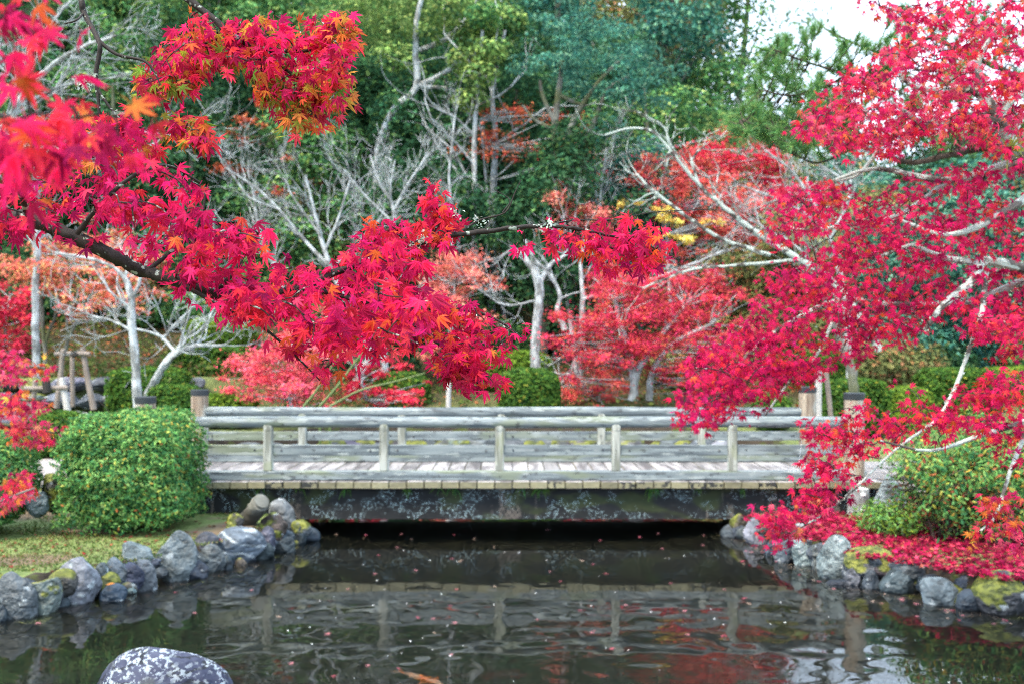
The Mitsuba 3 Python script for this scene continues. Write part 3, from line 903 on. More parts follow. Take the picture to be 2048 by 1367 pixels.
def crown_leaves(centers, radii, n, size, cols, g, flat=0.7, leaf=TRI, up=0.6, mat='dull_blade', key=None, cloud=False):
    """Leaves on the outer and upper skin of many clumps, or spread through them."""
    k = g.choice(len(centers), n, p=radii ** 2 / (radii ** 2).sum())
    d = unit(g.normal(size=(n, 3)) + [0, 0, 0.35])
    r = radii[k] * (np.abs(g.normal(0, 0.75, n)) if cloud else 0.5 + 0.6 * g.random(n) ** 0.6)
    pos = centers[k] + d * r[:, None] * [1, 1, flat]
    nrm = d * (0.4 if cloud else 1) + g.normal(0, 0.5, d.shape) + [0, 0, up]
    tip = g.normal(0, 1, d.shape) + d * 0.6 - [0, 0, 0.2]
    tone = np.exp(g.normal(0, 0.2, len(centers)))[k][:, None]
    v, f, c = scatter(leaf, pos, nrm, tip, size * g.uniform(0.65, 1.35, n), palette(cols, n, g=g) * tone)
    put('crown', (v, f), mat, key, color=c, stuff=True)


def hill_tree(X, Y, height, rad, kind, label, seed, n=3600, size=0.2, group=None, low=0.2, name='evergreen_tree', flat=0.7, bark='grey_bark', z=None, leaf=TRI, clumps=44):
    g = np.random.default_rng(seed)
    key = thing(name, label, 'tree', group)
    z0 = float(land(X, Y)) - 0.15 if z is None else z
    t = Tree(seed)
    base = np.array([X, Y, z0])
    lean = g.normal(0, 0.07, 2)
    trunk = spline([[*base, 0.020 * height], [*(base + [lean[0] * height * 0.5, lean[1] * height * 0.5, height * 0.45]), 0.013 * height],
                    [*(base + [lean[0] * height, lean[1] * height, height * 0.9]), 0.006 * height]], 5)
    t.limb(trunk, 7)
    u = unit(g.normal(size=(clumps, 3)))
    rr = g.random(clumps) ** 0.4
    zz = height * (low + (1 - low) * (0.5 + 0.5 * u[:, 2] * rr))
    prof = np.sqrt(np.clip(1 - (u[:, 2] * rr) ** 2, 0.05, 1))
    cen = np.column_stack([base[0] + u[:, 0] * rad * rr * prof + lean[0] * zz, base[1] + u[:, 1] * rad * rr * prof + lean[1] * zz, z0 + zz * 0.97])
    crad = rad * g.uniform(0.24, 0.46, clumps)
    for c in cen[:10]:
        i = int(np.clip((c[2] - z0) / height * 8 - 1, 2, len(trunk) - 2))
        p0 = trunk[i, :3]
        s = spline([p0, (p0 + c) / 2 + [0, 0, -0.04 * height], c], 3)
        t.limb(np.column_stack([s, np.linspace(trunk[i, 3] * 0.5, 0.015, len(s))]), 5)
    put('trunk', t.m.out(), bark, key)
    crown_leaves(cen, crad, n, size, GREENS[kind] if isinstance(kind, str) else kind, g, flat, leaf, key=key)
    return key


rg = np.random.default_rng(11)
ORD = ['first', 'second', 'third', 'fourth', 'fifth', 'sixth', 'seventh', 'eighth', 'ninth', 'tenth', 'eleventh', 'twelfth', 'thirteenth', 'fourteenth', 'fifteenth', 'sixteenth']
KIND_LABEL = {'yellow': ('yellow green broadleaf tree', 'yellow green trees on the hillside'), 'mid': ('mid green evergreen tree', 'mid green evergreens on the hillside'),
              'dark': ('dark green evergreen tree', 'dark green evergreens on the hillside'), 'teal_haze': ('haze tinted blue green evergreen', 'haze tinted blue green evergreens on the right of the hillside'),
              'olive': ('olive green tree', 'olive trees on the hillside')}
count = 0
for row, Y0 in enumerate((30.5, 35, 40.5, 47, 54.5, 63, 73)):
    step = 0.105 * Y0
    col = 0
    for X0 in np.arange(-0.60 * Y0, 0.62 * Y0, step):
        X, Y = X0 + rg.normal(0, 0.18) * step, Y0 + rg.normal(0, 0.9)
        s = X / Y
        px = CX + FPX * s
        u1, u2, u3 = rg.random(3)
        if not -160 < px < 2210 or (s > 0.215 and 30 < Y0 < 36 and False):
            continue
        h = (0.215 + 0.07 * u1) * Y if Y0 > 32 else 5.5 + 2 * u1
        rad = step * (0.62 + 0.2 * u2)
        z0 = float(land(X, Y))
        if s > 0.222:                                          # right of the hill's flank only low trees, the sky is open
            h = min(h, max(3.0, EYE + (0.19 if row < 2 else 0.245) * Y * (0.8 + 0.25 * u3) - z0))
        kind = rg.choice(['yellow', 'mid', 'dark'], p=[0.30, 0.45, 0.25])
        if row < 2:
            kind = rg.choice(['mid', 'dark'], p=[0.45, 0.55])
        if row < 3 and 800 < px < 1250:
            kind = 'dark'
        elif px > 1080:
            kind = rg.choice(['teal_haze', 'dark', 'olive', 'mid'], p=[0.5, 0.15, 0.15, 0.2])
        if px < 1080 and row > 3:
            kind = rg.choice(['yellow', 'mid'], p=[0.6, 0.4])
        lab, grp = KIND_LABEL[kind]
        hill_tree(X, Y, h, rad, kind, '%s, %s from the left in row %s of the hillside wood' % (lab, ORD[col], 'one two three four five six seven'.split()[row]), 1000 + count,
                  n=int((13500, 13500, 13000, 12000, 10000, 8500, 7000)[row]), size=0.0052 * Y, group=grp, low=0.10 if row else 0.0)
        count += 1
        col += 1

# pale limbed forest trees in front of the dark wood
key = thing('forest_tree', 'tall forest tree with a crooked pale trunk forking left of the middle', 'tree')
t = Tree(5)
t.px([(755, 300, 33, 6), (765, 265, 33, 6), (790, 215, 33, 7), (832, 175, 33, 7), (831, 110, 33, 6), (833, 40, 33, 5), (850, -30, 33, 4)])
t.px([(755, 300, 33, 6), (752, 400, 33, 7), (760, 560, 33, 9), (757, 705, 33, 10)])
t.px([(838, 100, 33, 5), (890, 78, 33, 5), (930, 40, 33, 4), (960, -10, 33, 3)])
t.px([(832, 172, 33, 5), (880, 150, 33, 5), (950, 105, 33, 3), (1000, 80, 33, 2)])
t.px([(840, 172, 33, 4), (900, 180, 33, 4), (930, 215, 33, 3), (945, 250, 33, 2)])
put('trunk', t.m.out(), 'pale_bark', key)
g = np.random.default_rng(77)
cen = np.array([at(x, y, 33 + g.normal(0, 0.8)) for x, y in ((700, 20), (760, 5), (830, 15), (900, 20), (960, 10), (1010, 40), (880, 60), (720, 70), (660, 50), (950, 70), (790, 60), (930, 160), (960, 140))])
crown_leaves(cen, np.full(len(cen), 0.75), 5200, 0.17, GREENS['yellow'], g, 0.6, key=key)

for nm, rows, lab, cl, kind in (
        ('forest_tree', [(944, 700, 31, 8), (946, 560, 31, 6), (950, 420, 31, 5), (948, 300, 31, 5), (955, 180, 31, 4), (965, 60, 31, 3)], 'slim straight pale trunk rising left of centre before the dark wood', [(960, 150), (940, 200), (980, 100), (965, 50), (930, 120)], 'yellow'),
        ('forest_tree', [(985, 710, 32, 9), (982, 520, 32, 7), (986, 400, 32, 7), (990, 260, 32, 5), (985, 180, 32, 4), (1010, 60, 32, 3)], 'slim pale trunk second from the left of centre with branching top', [(990, 70), (1020, 50), (1000, 110), (970, 30)], 'mid')):
    key = thing(nm, lab, 'tree')
    t = Tree(len(lab))
    s = t.px(rows)
    for i in (8, 11, 13, 15, 17):
        if i < len(s):
            t.grow(s[i, :3], [t.g.normal(), t.g.normal() * 0.5, 0.9], 2.0, s[i, 3] * 0.5, 2, 0.5, 2)
    put('trunk', t.m.out(), 'pale_bark', key)
    cen = np.array([at(x, y, rows[0][2] + g.normal(0, 0.6)) for x, y in cl])
    crown_leaves(cen, np.full(len(cen), 0.6), 2000, 0.16, GREENS[kind], g, 0.6, key=key)

key = thing('layered_tree', 'spreading tree with flat blue green layers and lichen spotted trunk', 'tree')
t = Tree(9)
t.px([(1080, 720, 29, 13), (1092, 620, 29, 12), (1098, 500, 29, 11), (1118, 380, 29, 10), (1108, 300, 29, 9), (1112, 230, 29, 7), (1118, 180, 29, 6), (1125, 120, 29, 4)])
t.px([(1116, 360, 29, 7), (1140, 260, 29, 7), (1165, 210, 29, 5), (1200, 160, 29, 4), (1250, 110, 29, 3)])
t.px([(1112, 250, 29, 5), (1085, 190, 29, 4), (1080, 160, 29, 3)])
t.px([(1118, 190, 29, 5), (1150, 205, 29, 4), (1165, 210, 29, 4)])
t.px([(1105, 440, 29, 8), (1150, 330, 29, 7), (1190, 240, 29, 5), (1215, 180, 29, 4), (1260, 150, 29, 3)])
t.px([(1112, 260, 29, 4), (1070, 240, 29, 3), (1045, 210, 29, 2)])
put('trunk', t.m.out(), 'grey_bark', key)
cen, cr = [], []
for x, y, w, k in ((1180, 130, 130, 14), (1150, 165, 110, 10), (1240, 180, 90, 9), (1200, 60, 80, 9), (1110, 120, 60, 6), (1280, 130, 60, 7), (1160, 30, 70, 6), (1300, 205, 60, 5), (1220, 100, 90, 8)):
    for _ in range(k):
        cen.append(at(x + g.normal(0, w * 0.5), y + g.normal(0, 9), 29 + g.normal(0, 1.3)))
        cr.append(g.uniform(0.3, 0.6))
crown_leaves(np.array(cen), np.array(cr), 7000, 0.13, GREENS['teal_haze'], g, 0.35, leaf=BLADE, key=key)

# ------------------------------------------------------------------ small maples behind the bridge
SALMON = [(4, 0.78, 0.22, 0.19), (3, 0.74, 0.29, 0.19), (2, 0.68, 0.13, 0.14)]
ORANGE = [(4, 0.74, 0.23, 0.15), (3.5, 0.70, 0.14, 0.13), (1.6, 0.68, 0.40, 0.17), (1.2, 0.36, 0.37, 0.13)]
CRIMSON = [(4, 0.62, 0.04, 0.085), (3, 0.50, 0.022, 0.07), (2, 0.64, 0.08, 0.08)]
REDORANGE = [(4, 0.60, 0.065, 0.095), (3.5, 0.56, 0.04, 0.11), (2, 0.62, 0.13, 0.07), (1, 0.42, 0.025, 0.075)]
PINKRED = [(4, 0.76, 0.11, 0.16), (3, 0.74, 0.17, 0.14), (2, 0.68, 0.05, 0.13)]
YELLOW = [(3, 0.72, 0.55, 0.14), (2, 0.62, 0.42, 0.10)]


def small_maple(label, Y, base, clumps, cols, n, size, seed, bark='pale_bark', stems=None, name='maple_tree', thick=1.5, flat=0.5, leaf=TRI, rpx=4):
    """A maple at distance Y: stems from a base pixel, flat leaf layers round the clump pixels (x, y, half-width)."""
    g = np.random.default_rng(seed)
    key = thing(name, label, 'tree')
    t = Tree(seed)
    fork = None
    for st in stems or [[(base[0], base[1], rpx), ((base[0] + clumps[0][0]) / 2, (base[1] * 0.6 + clumps[0][1] * 0.4), rpx * 0.7), (clumps[0][0], clumps[0][1], rpx * 0.35)]]:
        t.px([(x, y, Y, r) for x, y, r in st], wob=0.01)
    pts = t.points()
    cen, cr = [], []
    for x, y, w in clumps:
        for _ in range(max(3, int(w / 6))):
            c = at(x + g.normal(0, w * 0.55), y + g.normal(0, w * 0.33), Y + g.normal(0, thick * 0.5))
            cen.append(c)
            cr.append(w / FPX * Y * g.uniform(0.3, 0.6))
            p0 = pts[np.argmin(np.linalg.norm(pts - c, axis=1) + np.maximum(0, pts[:, 2] - c[2]) * 2)]
            s = spline([p0, (p0 + c) / 2 + g.normal(0, 0.06, 3), c], 3)
            t.limb(np.column_stack([s, np.linspace(rpx * 0.22, 0.5, len(s)) * Y / FPX]), 5)
    put('trunk', t.m.out(), bark, key)
    crown_leaves(np.array(cen), np.array(cr), int(n * 1.7), size * 1.1, cols, g, flat, leaf, 0.5, 'dull_blade', key, cloud=True)
    return key


small_maple('orange leaved young maple on thin stems by the stone terrace, left', 22, (95, 760), [(120, 560, 70), (180, 520, 60), (60, 540, 60), (210, 580, 50), (150, 620, 40), (100, 500, 50), (235, 540, 40)], ORANGE, 5200, 0.085, 21,
            stems=[[(93, 790, 4), (88, 680, 4), (78, 560, 3), (70, 500, 2)], [(90, 690, 3), (112, 620, 3), (125, 540, 2)], [(112, 740, 4), (145, 660, 4), (175, 600, 3), (190, 530, 2)], [(135, 680, 2.5), (130, 600, 2), (140, 530, 2)]], bark='grey_bark')
small_maple('crimson maple at the far left edge behind the stone terrace', 25, (-10, 790), [(20, 590, 50), (20, 640, 45), (30, 690, 40), (40, 740, 35), (-10, 620, 60), (-20, 700, 50)], CRIMSON, 4200, 0.09, 22)
small_maple('rusty orange maple behind the bare tree on the left', 27, (235, 720), [(230, 500, 60), (280, 540, 60), (250, 600, 45), (320, 560, 50), (200, 470, 50)], ORANGE, 3600, 0.09, 23, bark='grey_bark')
small_maple('bushy pink red maple right of the dark hedge behind the railing', 20, (590, 830), [(560, 720, 60), (600, 680, 55), (540, 770, 55), (620, 760, 60), (650, 700, 50), (500, 765, 35), (640, 790, 40), (590, 790, 40), (660, 650, 40)], PINKRED, 9000, 0.06, 24, flat=0.6)
small_maple('salmon pink maple glowing before the dark wood left of centre', 27, (900, 760), [(910, 530, 60), (950, 560, 45), (880, 580, 50), (920, 620, 55), (890, 670, 40), (930, 690, 40), (860, 540, 40)], SALMON, 5600, 0.085, 25)
small_maple('low dark crimson maple between the green shoots behind the railing', 22, (735, 800), [(720, 750, 35), (760, 730, 35), (700, 780, 30), (690, 700, 30), (800, 790, 35), (840, 780, 25), (770, 790, 30)], CRIMSON, 3600, 0.06, 26)
small_maple('wide low red maple with twin pale trunks behind the bridge', 23, (1270, 800), [(1180, 640, 70), (1260, 610, 80), (1350, 620, 80), (1430, 640, 60), (1130, 680, 50), (1220, 690, 70), (1320, 690, 80), (1410, 700, 60), (1160, 740, 50), (1250, 740, 40), (1370, 760, 50), (1460, 690, 50), (1200, 570, 50), (1300, 560, 60), (1400, 580, 60), (1480, 600, 50), (1340, 740, 50)],
            REDORANGE, 21000, 0.06, 27, stems=[[(1268, 800, 9), (1265, 740, 8), (1245, 660, 6), (1230, 600, 4)], [(1262, 800, 8), (1282, 730, 7), (1330, 660, 5), (1370, 610, 4)], [(1298, 800, 7), (1302, 750, 6), (1340, 690, 4), (1420, 650, 3)]])
small_maple('orange maple low on the right of the twin trunks', 24, (1200, 800), [(1180, 780, 50), (1130, 760, 40), (1230, 775, 40), (1160, 800, 40), (1210, 800, 30)], ORANGE[:2] + REDORANGE[:1], 4200, 0.06, 28)
small_maple('orange red maple above the wide low maple on the hill foot', 30, (1400, 640), [(1290, 330, 50), (1340, 360, 60), (1400, 350, 60), (1450, 390, 60), (1370, 420, 60), (1300, 400, 45), (1480, 430, 55), (1430, 460, 55), (1500, 470, 60), (1400, 500, 50)], [(4, 0.68, 0.17, 0.11), (3, 0.62, 0.09, 0.10), (1, 0.52, 0.04, 0.09)], 8000, 0.10, 29)
small_maple('dark crimson maple over the orange one on the hill foot', 32, (1230, 650), [(1190, 335, 45), (1230, 350, 45), (1260, 330, 40), (1430, 300, 60), (1480, 330, 60), (1560, 360, 60), (1520, 310, 50), (1600, 400, 60)], CRIMSON, 6000, 0.10, 30)
small_maple('salmon maple round the pale trunks just right of centre', 28, (1150, 700), [(1110, 390, 45), (1150, 420, 50), (1190, 440, 50), (1130, 470, 40), (1210, 480, 40), (1160, 500, 35)], SALMON, 3200, 0.09, 31)
small_maple('small yellow leaved tree among the orange maples right of centre', 28, (1345, 640), [(1330, 435, 28), (1350, 460, 28), (1310, 420, 22), (1380, 480, 25), (1420, 450, 25), (1245, 400, 20)], YELLOW, 1000, 0.085, 32)
small_maple('rust red undergrowth maple in the dark wood behind the centre', 31.5, (1010, 640), [(960, 240, 40), (1000, 260, 45), (1050, 230, 50), (1080, 280, 50), (1150, 250, 50), (1000, 300, 45), (940, 290, 40), (1160, 300, 40)], GREENS['rust'], 1300, 0.09, 33)
small_maple('rust leaved sapling in the dark wood left of the bare trees', 30, (500, 640), [(480, 280, 40), (520, 230, 40), (460, 340, 40), (600, 330, 40), (560, 380, 40)], GREENS['rust'], 1500, 0.10, 34)

# ------------------------------------------------------------------ bare lichen-grey trees


def bare_tree(label, Y, limbs, seed, twigs=40, length=1.0, bark='pale_bark', spread=0.55, level=2, up=0.2, start=0.25, name='bare_tree', minr=0.004, tr=0.40):
    key = thing(name, label, 'tree')
    t = Tree(seed)
    ss = [t.px([(x, y, Y + dy, r * (0.6 if r < 9 else 0.72)) for x, y, dy, r in rows], wob=0.006) for rows in limbs]
    g = t.g
    for _ in range(twigs):
        s = ss[g.integers(0, len(ss))]
        i = g.integers(int(len(s) * start), len(s))
        d = unit(s[min(i + 1, len(s) - 1), :3] - s[max(i - 1, 0), :3])
        t.grow(s[i, :3], unit(d + g.normal(0, 0.55, 3)), length * g.uniform(0.5, 1.1), max(s[i, 3] * tr, minr * 1.5), level, spread, 3, up=up, sides=5, minr=minr)
    put('trunk', t.m.out(), bark, key)
    return key


bare_tree('white bare tree spreading fine branches in the upper left corner', 20, [
    [(-60, 560, 0, 14), (-20, 350, 0, 12), (40, 200, 0, 10), (130, 110, -0.3, 7), (230, 70, -0.5, 4)],
    [(40, 210, 0, 7), (130, 170, 0.3, 5), (250, 150, 0.4, 3)], [(35, 200, 0, 7), (60, 100, 0, 5), (140, 0, 0, 3)], [(-20, 350, 0, 8), (100, 290, 0.4, 6), (240, 260, 0.6, 4), (420, 285, 0.8, 2)],
    [(40, 195, 0, 5), (20, 150, 0, 4), (-10, 130, 0, 3)], [(100, 290, 0, 5), (200, 330, 0, 4), (300, 290, 0, 3), (380, 250, 0, 2)]], 51, 60, 1.1, up=0.1)
bare_tree('bare tree with two leaning mossy grey trunks behind the clipped bush', 17.5, [
    [(277, 815, 0, 14), (272, 740, 0, 12), (264, 650, 0, 11), (262, 590, 0, 10), (240, 545, 0, 6), (190, 520, 0, 5), (110, 505, 0, 4)],
    [(290, 815, 0, 13), (310, 760, -0.2, 11), (345, 712, -0.3, 10), (390, 692, -0.3, 7), (450, 690, -0.3, 4)],
    [(262, 600, 0, 6), (280, 560, 0, 5), (275, 520, 0, 3)], [(350, 705, -0.3, 6), (330, 680, 0, 5), (310, 668, 0, 4), (260, 655, 0, 3)], [(325, 680, 0, 4), (345, 655, 0, 4), (385, 615, 0, 3)],
    [(357, 700, -0.3, 4), (375, 640, -0.3, 3), (400, 560, -0.3, 2)], [(264, 660, 0, 4), (220, 640, 0, 3), (180, 630, 0, 2)]], 52, 46, 0.8)
bare_tree('leafless pale tree forking into a fan left of centre', 23, [
    [(700, 800, 0, 13), (715, 760, 0, 12), (740, 700, 0, 10), (690, 600, 0, 8), (655, 520, 0, 8), (630, 430, 0, 5), (610, 350, 0, 3)],
    [(655, 530, 0, 6), (600, 470, 0.3, 5), (530, 390, 0.3, 4), (450, 335, 0.4, 3)], [(650, 500, 0, 5), (675, 440, 0, 4), (700, 360, 0, 3)], [(560, 420, 0.2, 4), (500, 395, 0, 3), (460, 345, 0, 2)],
    [(640, 470, 0, 4), (590, 400, 0, 3), (570, 360, 0, 2)], [(660, 540, 0, 4), (720, 480, 0, 3), (760, 440, 0, 2)]], 53, 50, 0.8)
bare_tree('leafless pale tree with fine upswept twigs right of the fan shaped one', 25, [
    [(770, 760, 0, 10), (765, 620, 0, 9), (780, 500, 0, 7), (788, 420, 0, 6), (760, 370, 0, 4), (740, 310, 0, 3)], [(788, 420, 0, 5), (815, 370, 0, 4), (850, 315, 0, 3)], [(780, 440, 0, 4), (720, 380, 0, 3), (690, 340, 0, 2)],
    [(790, 430, 0, 4), (780, 380, 0, 3), (790, 320, 0, 2)]], 54, 40, 0.8)
bare_tree('thick pale trunked tree with crooked limbs in the middle background', 24, [
    [(1072, 760, 0, 15), (1070, 690, 0, 13), (1076, 620, 0, 13), (1078, 570, 0, 13), (1060, 530, 0, 9), (1030, 500, 0, 6), (985, 525, 0, 3)],
    [(1078, 570, 0, 9), (1100, 530, 0, 7), (1130, 510, 0, 5), (1140, 470, 0, 3)], [(1130, 660, 0, 9), (1115, 620, 0, 8), (1120, 590, 0, 7), (1100, 550, 0, 6), (1070, 520, 0, 5), (1050, 480, 0, 4)],
    [(1165, 640, 0, 9), (1165, 590, 0, 8), (1162, 530, 0, 6), (1170, 480, 0, 4)], [(1165, 600, 0, 6), (1220, 580, -0.2, 5), (1300, 560, -0.5, 5), (1380, 530, -0.8, 4), (1450, 500, -1, 3)],
    [(1078, 600, 0, 4), (1010, 610, 0, 3), (960, 580, 0, 2)], [(1140, 640, 0, 7), (1150, 700, 0, 8), (1155, 760, 0, 9)], [(1165, 630, 0, 8), (1160, 690, 0, 8), (1158, 760, 0, 9)]], 55, 44, 0.8)
bare_tree('leaning lichen covered bare tree reaching left from behind the red maple', 14.5, [
    [(1760, 700, 0, 12), (1680, 580, 0, 11), (1600, 520, 0, 10), (1520, 470, 0, 9), (1460, 425, 0, 8), (1400, 370, 0, 7), (1340, 300, 0, 5), (1290, 255, 0, 4), (1210, 270, 0, 3)],
    [(1540, 510, 0, 7), (1450, 480, 0, 7), (1370, 430, 0, 6), (1310, 385, 0, 6), (1275, 350, 0, 4)], [(1400, 370, 0, 4), (1385, 320, 0, 4), (1410, 290, 0, 3)], [(1340, 300, 0, 4), (1330, 350, 0, 2)],
    [(1600, 520, 0, 6), (1480, 530, 0, 5), (1380, 540, 0, 4), (1290, 575, 0, 3)], [(1340, 300, 0, 3), (1330, 255, 0, 3), (1300, 235, 0, 2)]], 56, 34, 0.55, bark='lichen_bark', level=1, up=0.05, start=0.4)
bare_tree('purple grey leafless tree below the pine on the right', 22, [
    [(1700, 760, 0, 10), (1690, 600, 0, 9), (1650, 450, 0, 6), (1590, 350, 0, 4), (1530, 300, 0, 3)], [(1660, 480, 0, 5), (1700, 380, 0, 4), (1640, 330, 0, 3)], [(1650, 450, 0, 5), (1560, 400, 0, 4), (1480, 370, 0, 2)],
    [(1690, 620, 0, 5), (1600, 500, 0, 4), (1500, 440, 0, 3)]], 57, 60, 0.9, up=0.1)
bare_tree('smooth straight pale trunk beside the orange leaved young maple', 21, [[(72, 800, 0, 11), (72, 700, 0, 10.5), (71, 600, 0, 10), (74, 480, 0, 9), (70, 330, 0, 7)]], 58, 10, 0.9, start=0.7)
bare_tree('speckled leaning trunk behind the right newel post', 16.5, [[(1700, 850, 0, 17), (1708, 790, 0, 15), (1700, 730, 0, 13), (1680, 680, 0, 12), (1650, 600, 0, 9), (1600, 540, 0, 6)]], 59, 8, 0.7, start=0.7, bark='grey_bark')

for rows, lab in (([[(902, 720, 0, 7), (900, 600, 0, 6), (905, 470, 0, 5), (898, 350, 0, 4), (910, 230, 0, 3)]], 'slender pale bare tree standing before the dark wood left of the two slim trunks'),
                  ([[(1212, 650, 0, 7), (1205, 520, 0, 6), (1200, 400, 0, 4), (1212, 300, 0, 3)]], 'slender bare tree rising out of the salmon leaves right of centre'),
                  ([[(620, 700, 0, 7), (560, 560, 0, 6), (520, 470, 0, 4), (505, 380, 0, 3)]], 'slender bare tree leaning left behind the leafless fan shaped tree')):
    bare_tree(lab, 28.5, rows, 70 + len(lab), 26, 0.9, start=0.45, up=0.15)

# long green shoots behind the rail
for rows, lab in (([(608, 812, 16, 3), (640, 770, 16, 2.4), (690, 690, 16, 2), (735, 620, 16, 1.4)], 'long thin grey green shoot leaning right behind the railing, leftmost of three'),
                  ([(640, 812, 15.8, 3), (680, 765, 15.8, 2.6), (730, 700, 15.8, 2), (790, 655, 15.8, 1.2)], 'long green shoot leaning right behind the railing, middle of three'),
                  ([(660, 812, 15.6, 2.6), (720, 780, 15.6, 2.2), (790, 762, 15.6, 1.8), (850, 745, 15.6, 1.2)], 'lowest long green shoot arching right behind the railing')):
    key = thing('plant_shoot', lab, 'shoot')
    t = Tree(3)
    s = t.px(rows, 5)
    b = s[0].copy()
    b[2] -= 1.0
    t.limb(np.vstack([b, s[0]]), 6)
    put('stem', t.m.out(), 'shoot_green', key, smooth=60)
    q = s[8:, :3]
    q = q[R.integers(0, len(q), 26)] + R.normal(0, 0.05, (26, 3))
    v, f, c = scatter(BLADE, q, R.normal(size=(26, 3)) + [0, -0.5, 0.5], R.normal(size=(26, 3)), R.uniform(0.05, 0.09, 26), palette(HEDGE_LIGHT, 26))
    put('foliage', (v, f), 'dull_blade', key, color=c, stuff=True)

# ------------------------------------------------------------------ hedges and clipped bushes behind
for k, (x0, x1, y0, y1, Y, dep, n, cols, pw, lab) in enumerate([
        (385, 500, 636, 700, 26, 3.0, 9000, HEDGE_LIGHT, 3, 'bright clipped hedge mound on the slope above the dark hedge'),
        (350, 496, 690, 780, 23.5, 1.6, 11000, HEDGE, 6, 'tall dark boxed hedge below the bright mound on the left'),
        (225, 378, 733, 815, 20, 1.2, 10000, HEDGE, 5, 'clipped hedge behind the two leaning grey trunks'),
        (305, 396, 768, 850, 17.2, 1.0, 8000, HEDGE, 6, 'square low hedge behind the left newel posts'),
        (395, 512, 786, 850, 20, 1.0, 5000, HEDGE_LIGHT, 5, 'low bright hedge just right of the far left newel post'),
        (995, 1120, 735, 840, 22, 1.8, 12000, HEDGE, 3, 'round dark green bush behind the middle of the railing'),
        (955, 1105, 700, 760, 27, 1.8, 8000, HEDGE_LIGHT, 3.5, 'low bright green bush above the round bush in the middle'),
        (745, 860, 742, 830, 24, 1.6, 7000, HEDGE, 3, 'dark bush half hidden by crimson leaves behind the railing'),
        (1505, 1580, 788, 830, 19.5, 0.9, 4000, HEDGE, 3, 'small low bush left of the far right newel post'),
        (1640, 1770, 757, 870, 18, 1.0, 10000, HEDGE, 5, 'boxed dark hedge behind the right newel posts'),
        (1752, 1850, 772, 860, 19, 1.0, 8000, HEDGE_LIGHT, 5, 'bright clipped hedge right of the boxed dark hedge'),
        (1842, 1982, 735, 830, 21, 1.6, 10000, HEDGE, 5, 'broad clipped hedge at the right background'),
        (1975, 2110, 732, 800, 24, 1.6, 7000, HEDGE_LIGHT, 5, 'pale clipped hedge cut by the right photo border'),
        (1600, 1700, 700, 790, 25, 1.6, 7000, HEDGE, 3, 'dark bush under the red maple in the right background'),
        (75, 165, 822, 890, 14.6, 0.9, 6000, HEDGE, 4, 'low hedge behind the left end of the big clipped bush'),
        (640, 760, 690, 780, 28, 2.0, 6000, HEDGE, 3, 'dark bush under the leafless fan tree')]):
    lo, hi = px_box(x0, x1, y0, y1, Y, dep)
    gz = float(land((lo[0] + hi[0]) / 2, Y))
    lo[2] = min(lo[2], gz)
    shrub('hedge', lab, 'hedge', lo, hi, n, 0.0034 * Y + 0.012, cols, pw, WIDE, 'dull_blade', 0.07, seed=400 + k, stems=5)
spots = []
while len(spots) < 34:
    X = R.uniform(-16, 17)
    Y = R.uniform(27.0, 30.5) if X < 6 else R.uniform(26, 38)
    if -0.56 < X / Y < 0.58:
        spots.append((X / Y, X, Y))
for k, (_, X, Y) in enumerate(sorted(spots)):
    w_, h_, z_ = R.uniform(0.8, 1.7), R.uniform(0.9, 2.0), float(land(X, Y))
    shrub('shrub', 'leafy shrub in the undergrowth at the hill foot, %s from the left' % ordinal(k + 1), 'shrub', [X - w_, Y - 0.9, z_ - 0.1], [X + w_, Y + 0.9, z_ + h_], 4600, 0.15, GREENS[R.choice(['mid', 'dark', 'dark', 'olive'])], 2.2, TRI, 'dull_blade', 0.4, 'undergrowth shrubs at the hill foot', 0.5, 800 + k, 4)
# ground cover on the slope at the left and the hill's foot
g = np.random.default_rng(91)
n = 30000
X, Y = np.where(g.random(n) < 0.55, g.uniform(-15, -3, n), g.uniform(-14, 15, n)), g.uniform(22.0, 35, n)
v, f, c = scatter(WIDE, np.column_stack([X, Y, land(X, Y) + g.uniform(0, 0.35, n) * (meshkit.noise(np.stack([X, Y, X * 0], -1)) > 0.4)]), g.normal(0, 0.7, (n, 3)) + [0, -0.3, 1], g.normal(size=(n, 3)), g.uniform(0.07, 0.16, n),
                  palette([(3, 0.06, 0.10, 0.03), (2, 0.12, 0.15, 0.04), (2, 0.15, 0.09, 0.045), (1, 0.30, 0.10, 0.05)], n, g=g))
put('ground_cover', (v, f), 'dull_blade', color=c)
labels['ground_cover'] = {'label': 'low green and brown ground cover plants on the hill foot', 'category': 'plants', 'kind': 'stuff'}

# ------------------------------------------------------------------ stone terrace, tree stakes
wall = thing('terrace_wall', 'low grey stone terrace wall in steps at the left background', 'wall')
for row, (z0, z1, Y) in enumerate(((0.62, 0.98, 19.6), (0.98, 1.30, 20.1), (1.30, 1.60, 20.6))):
    x = -12.2 + 0.3 * row
    while x < -7.0 + 0.2 * row:
        w = R.uniform(0.45, 0.95)
        v = rock(int(500 + row * 60 + (x + 13) * 7), 10, 14, ico=ICO3) * [w / 2 + 0.02, 0.28, (z1 - z0) / 2 + 0.01] + [x + w / 2, Y + 0.25 + R.normal(0, 0.03), (z0 + z1) / 2 + R.normal(0, 0.012)]
        put('stone', (v, ICO3.faces), 'stone', wall, smooth=True, color=stone_colors(v, ICO3.faces, R.choice(['grey', 'pale', 'moss']), int(x * 90) + 2000))
        x += w * 0.97
st = thing('tree_stake', 'wooden tree support frame with a crossbar by the stone terrace', 'tree support')
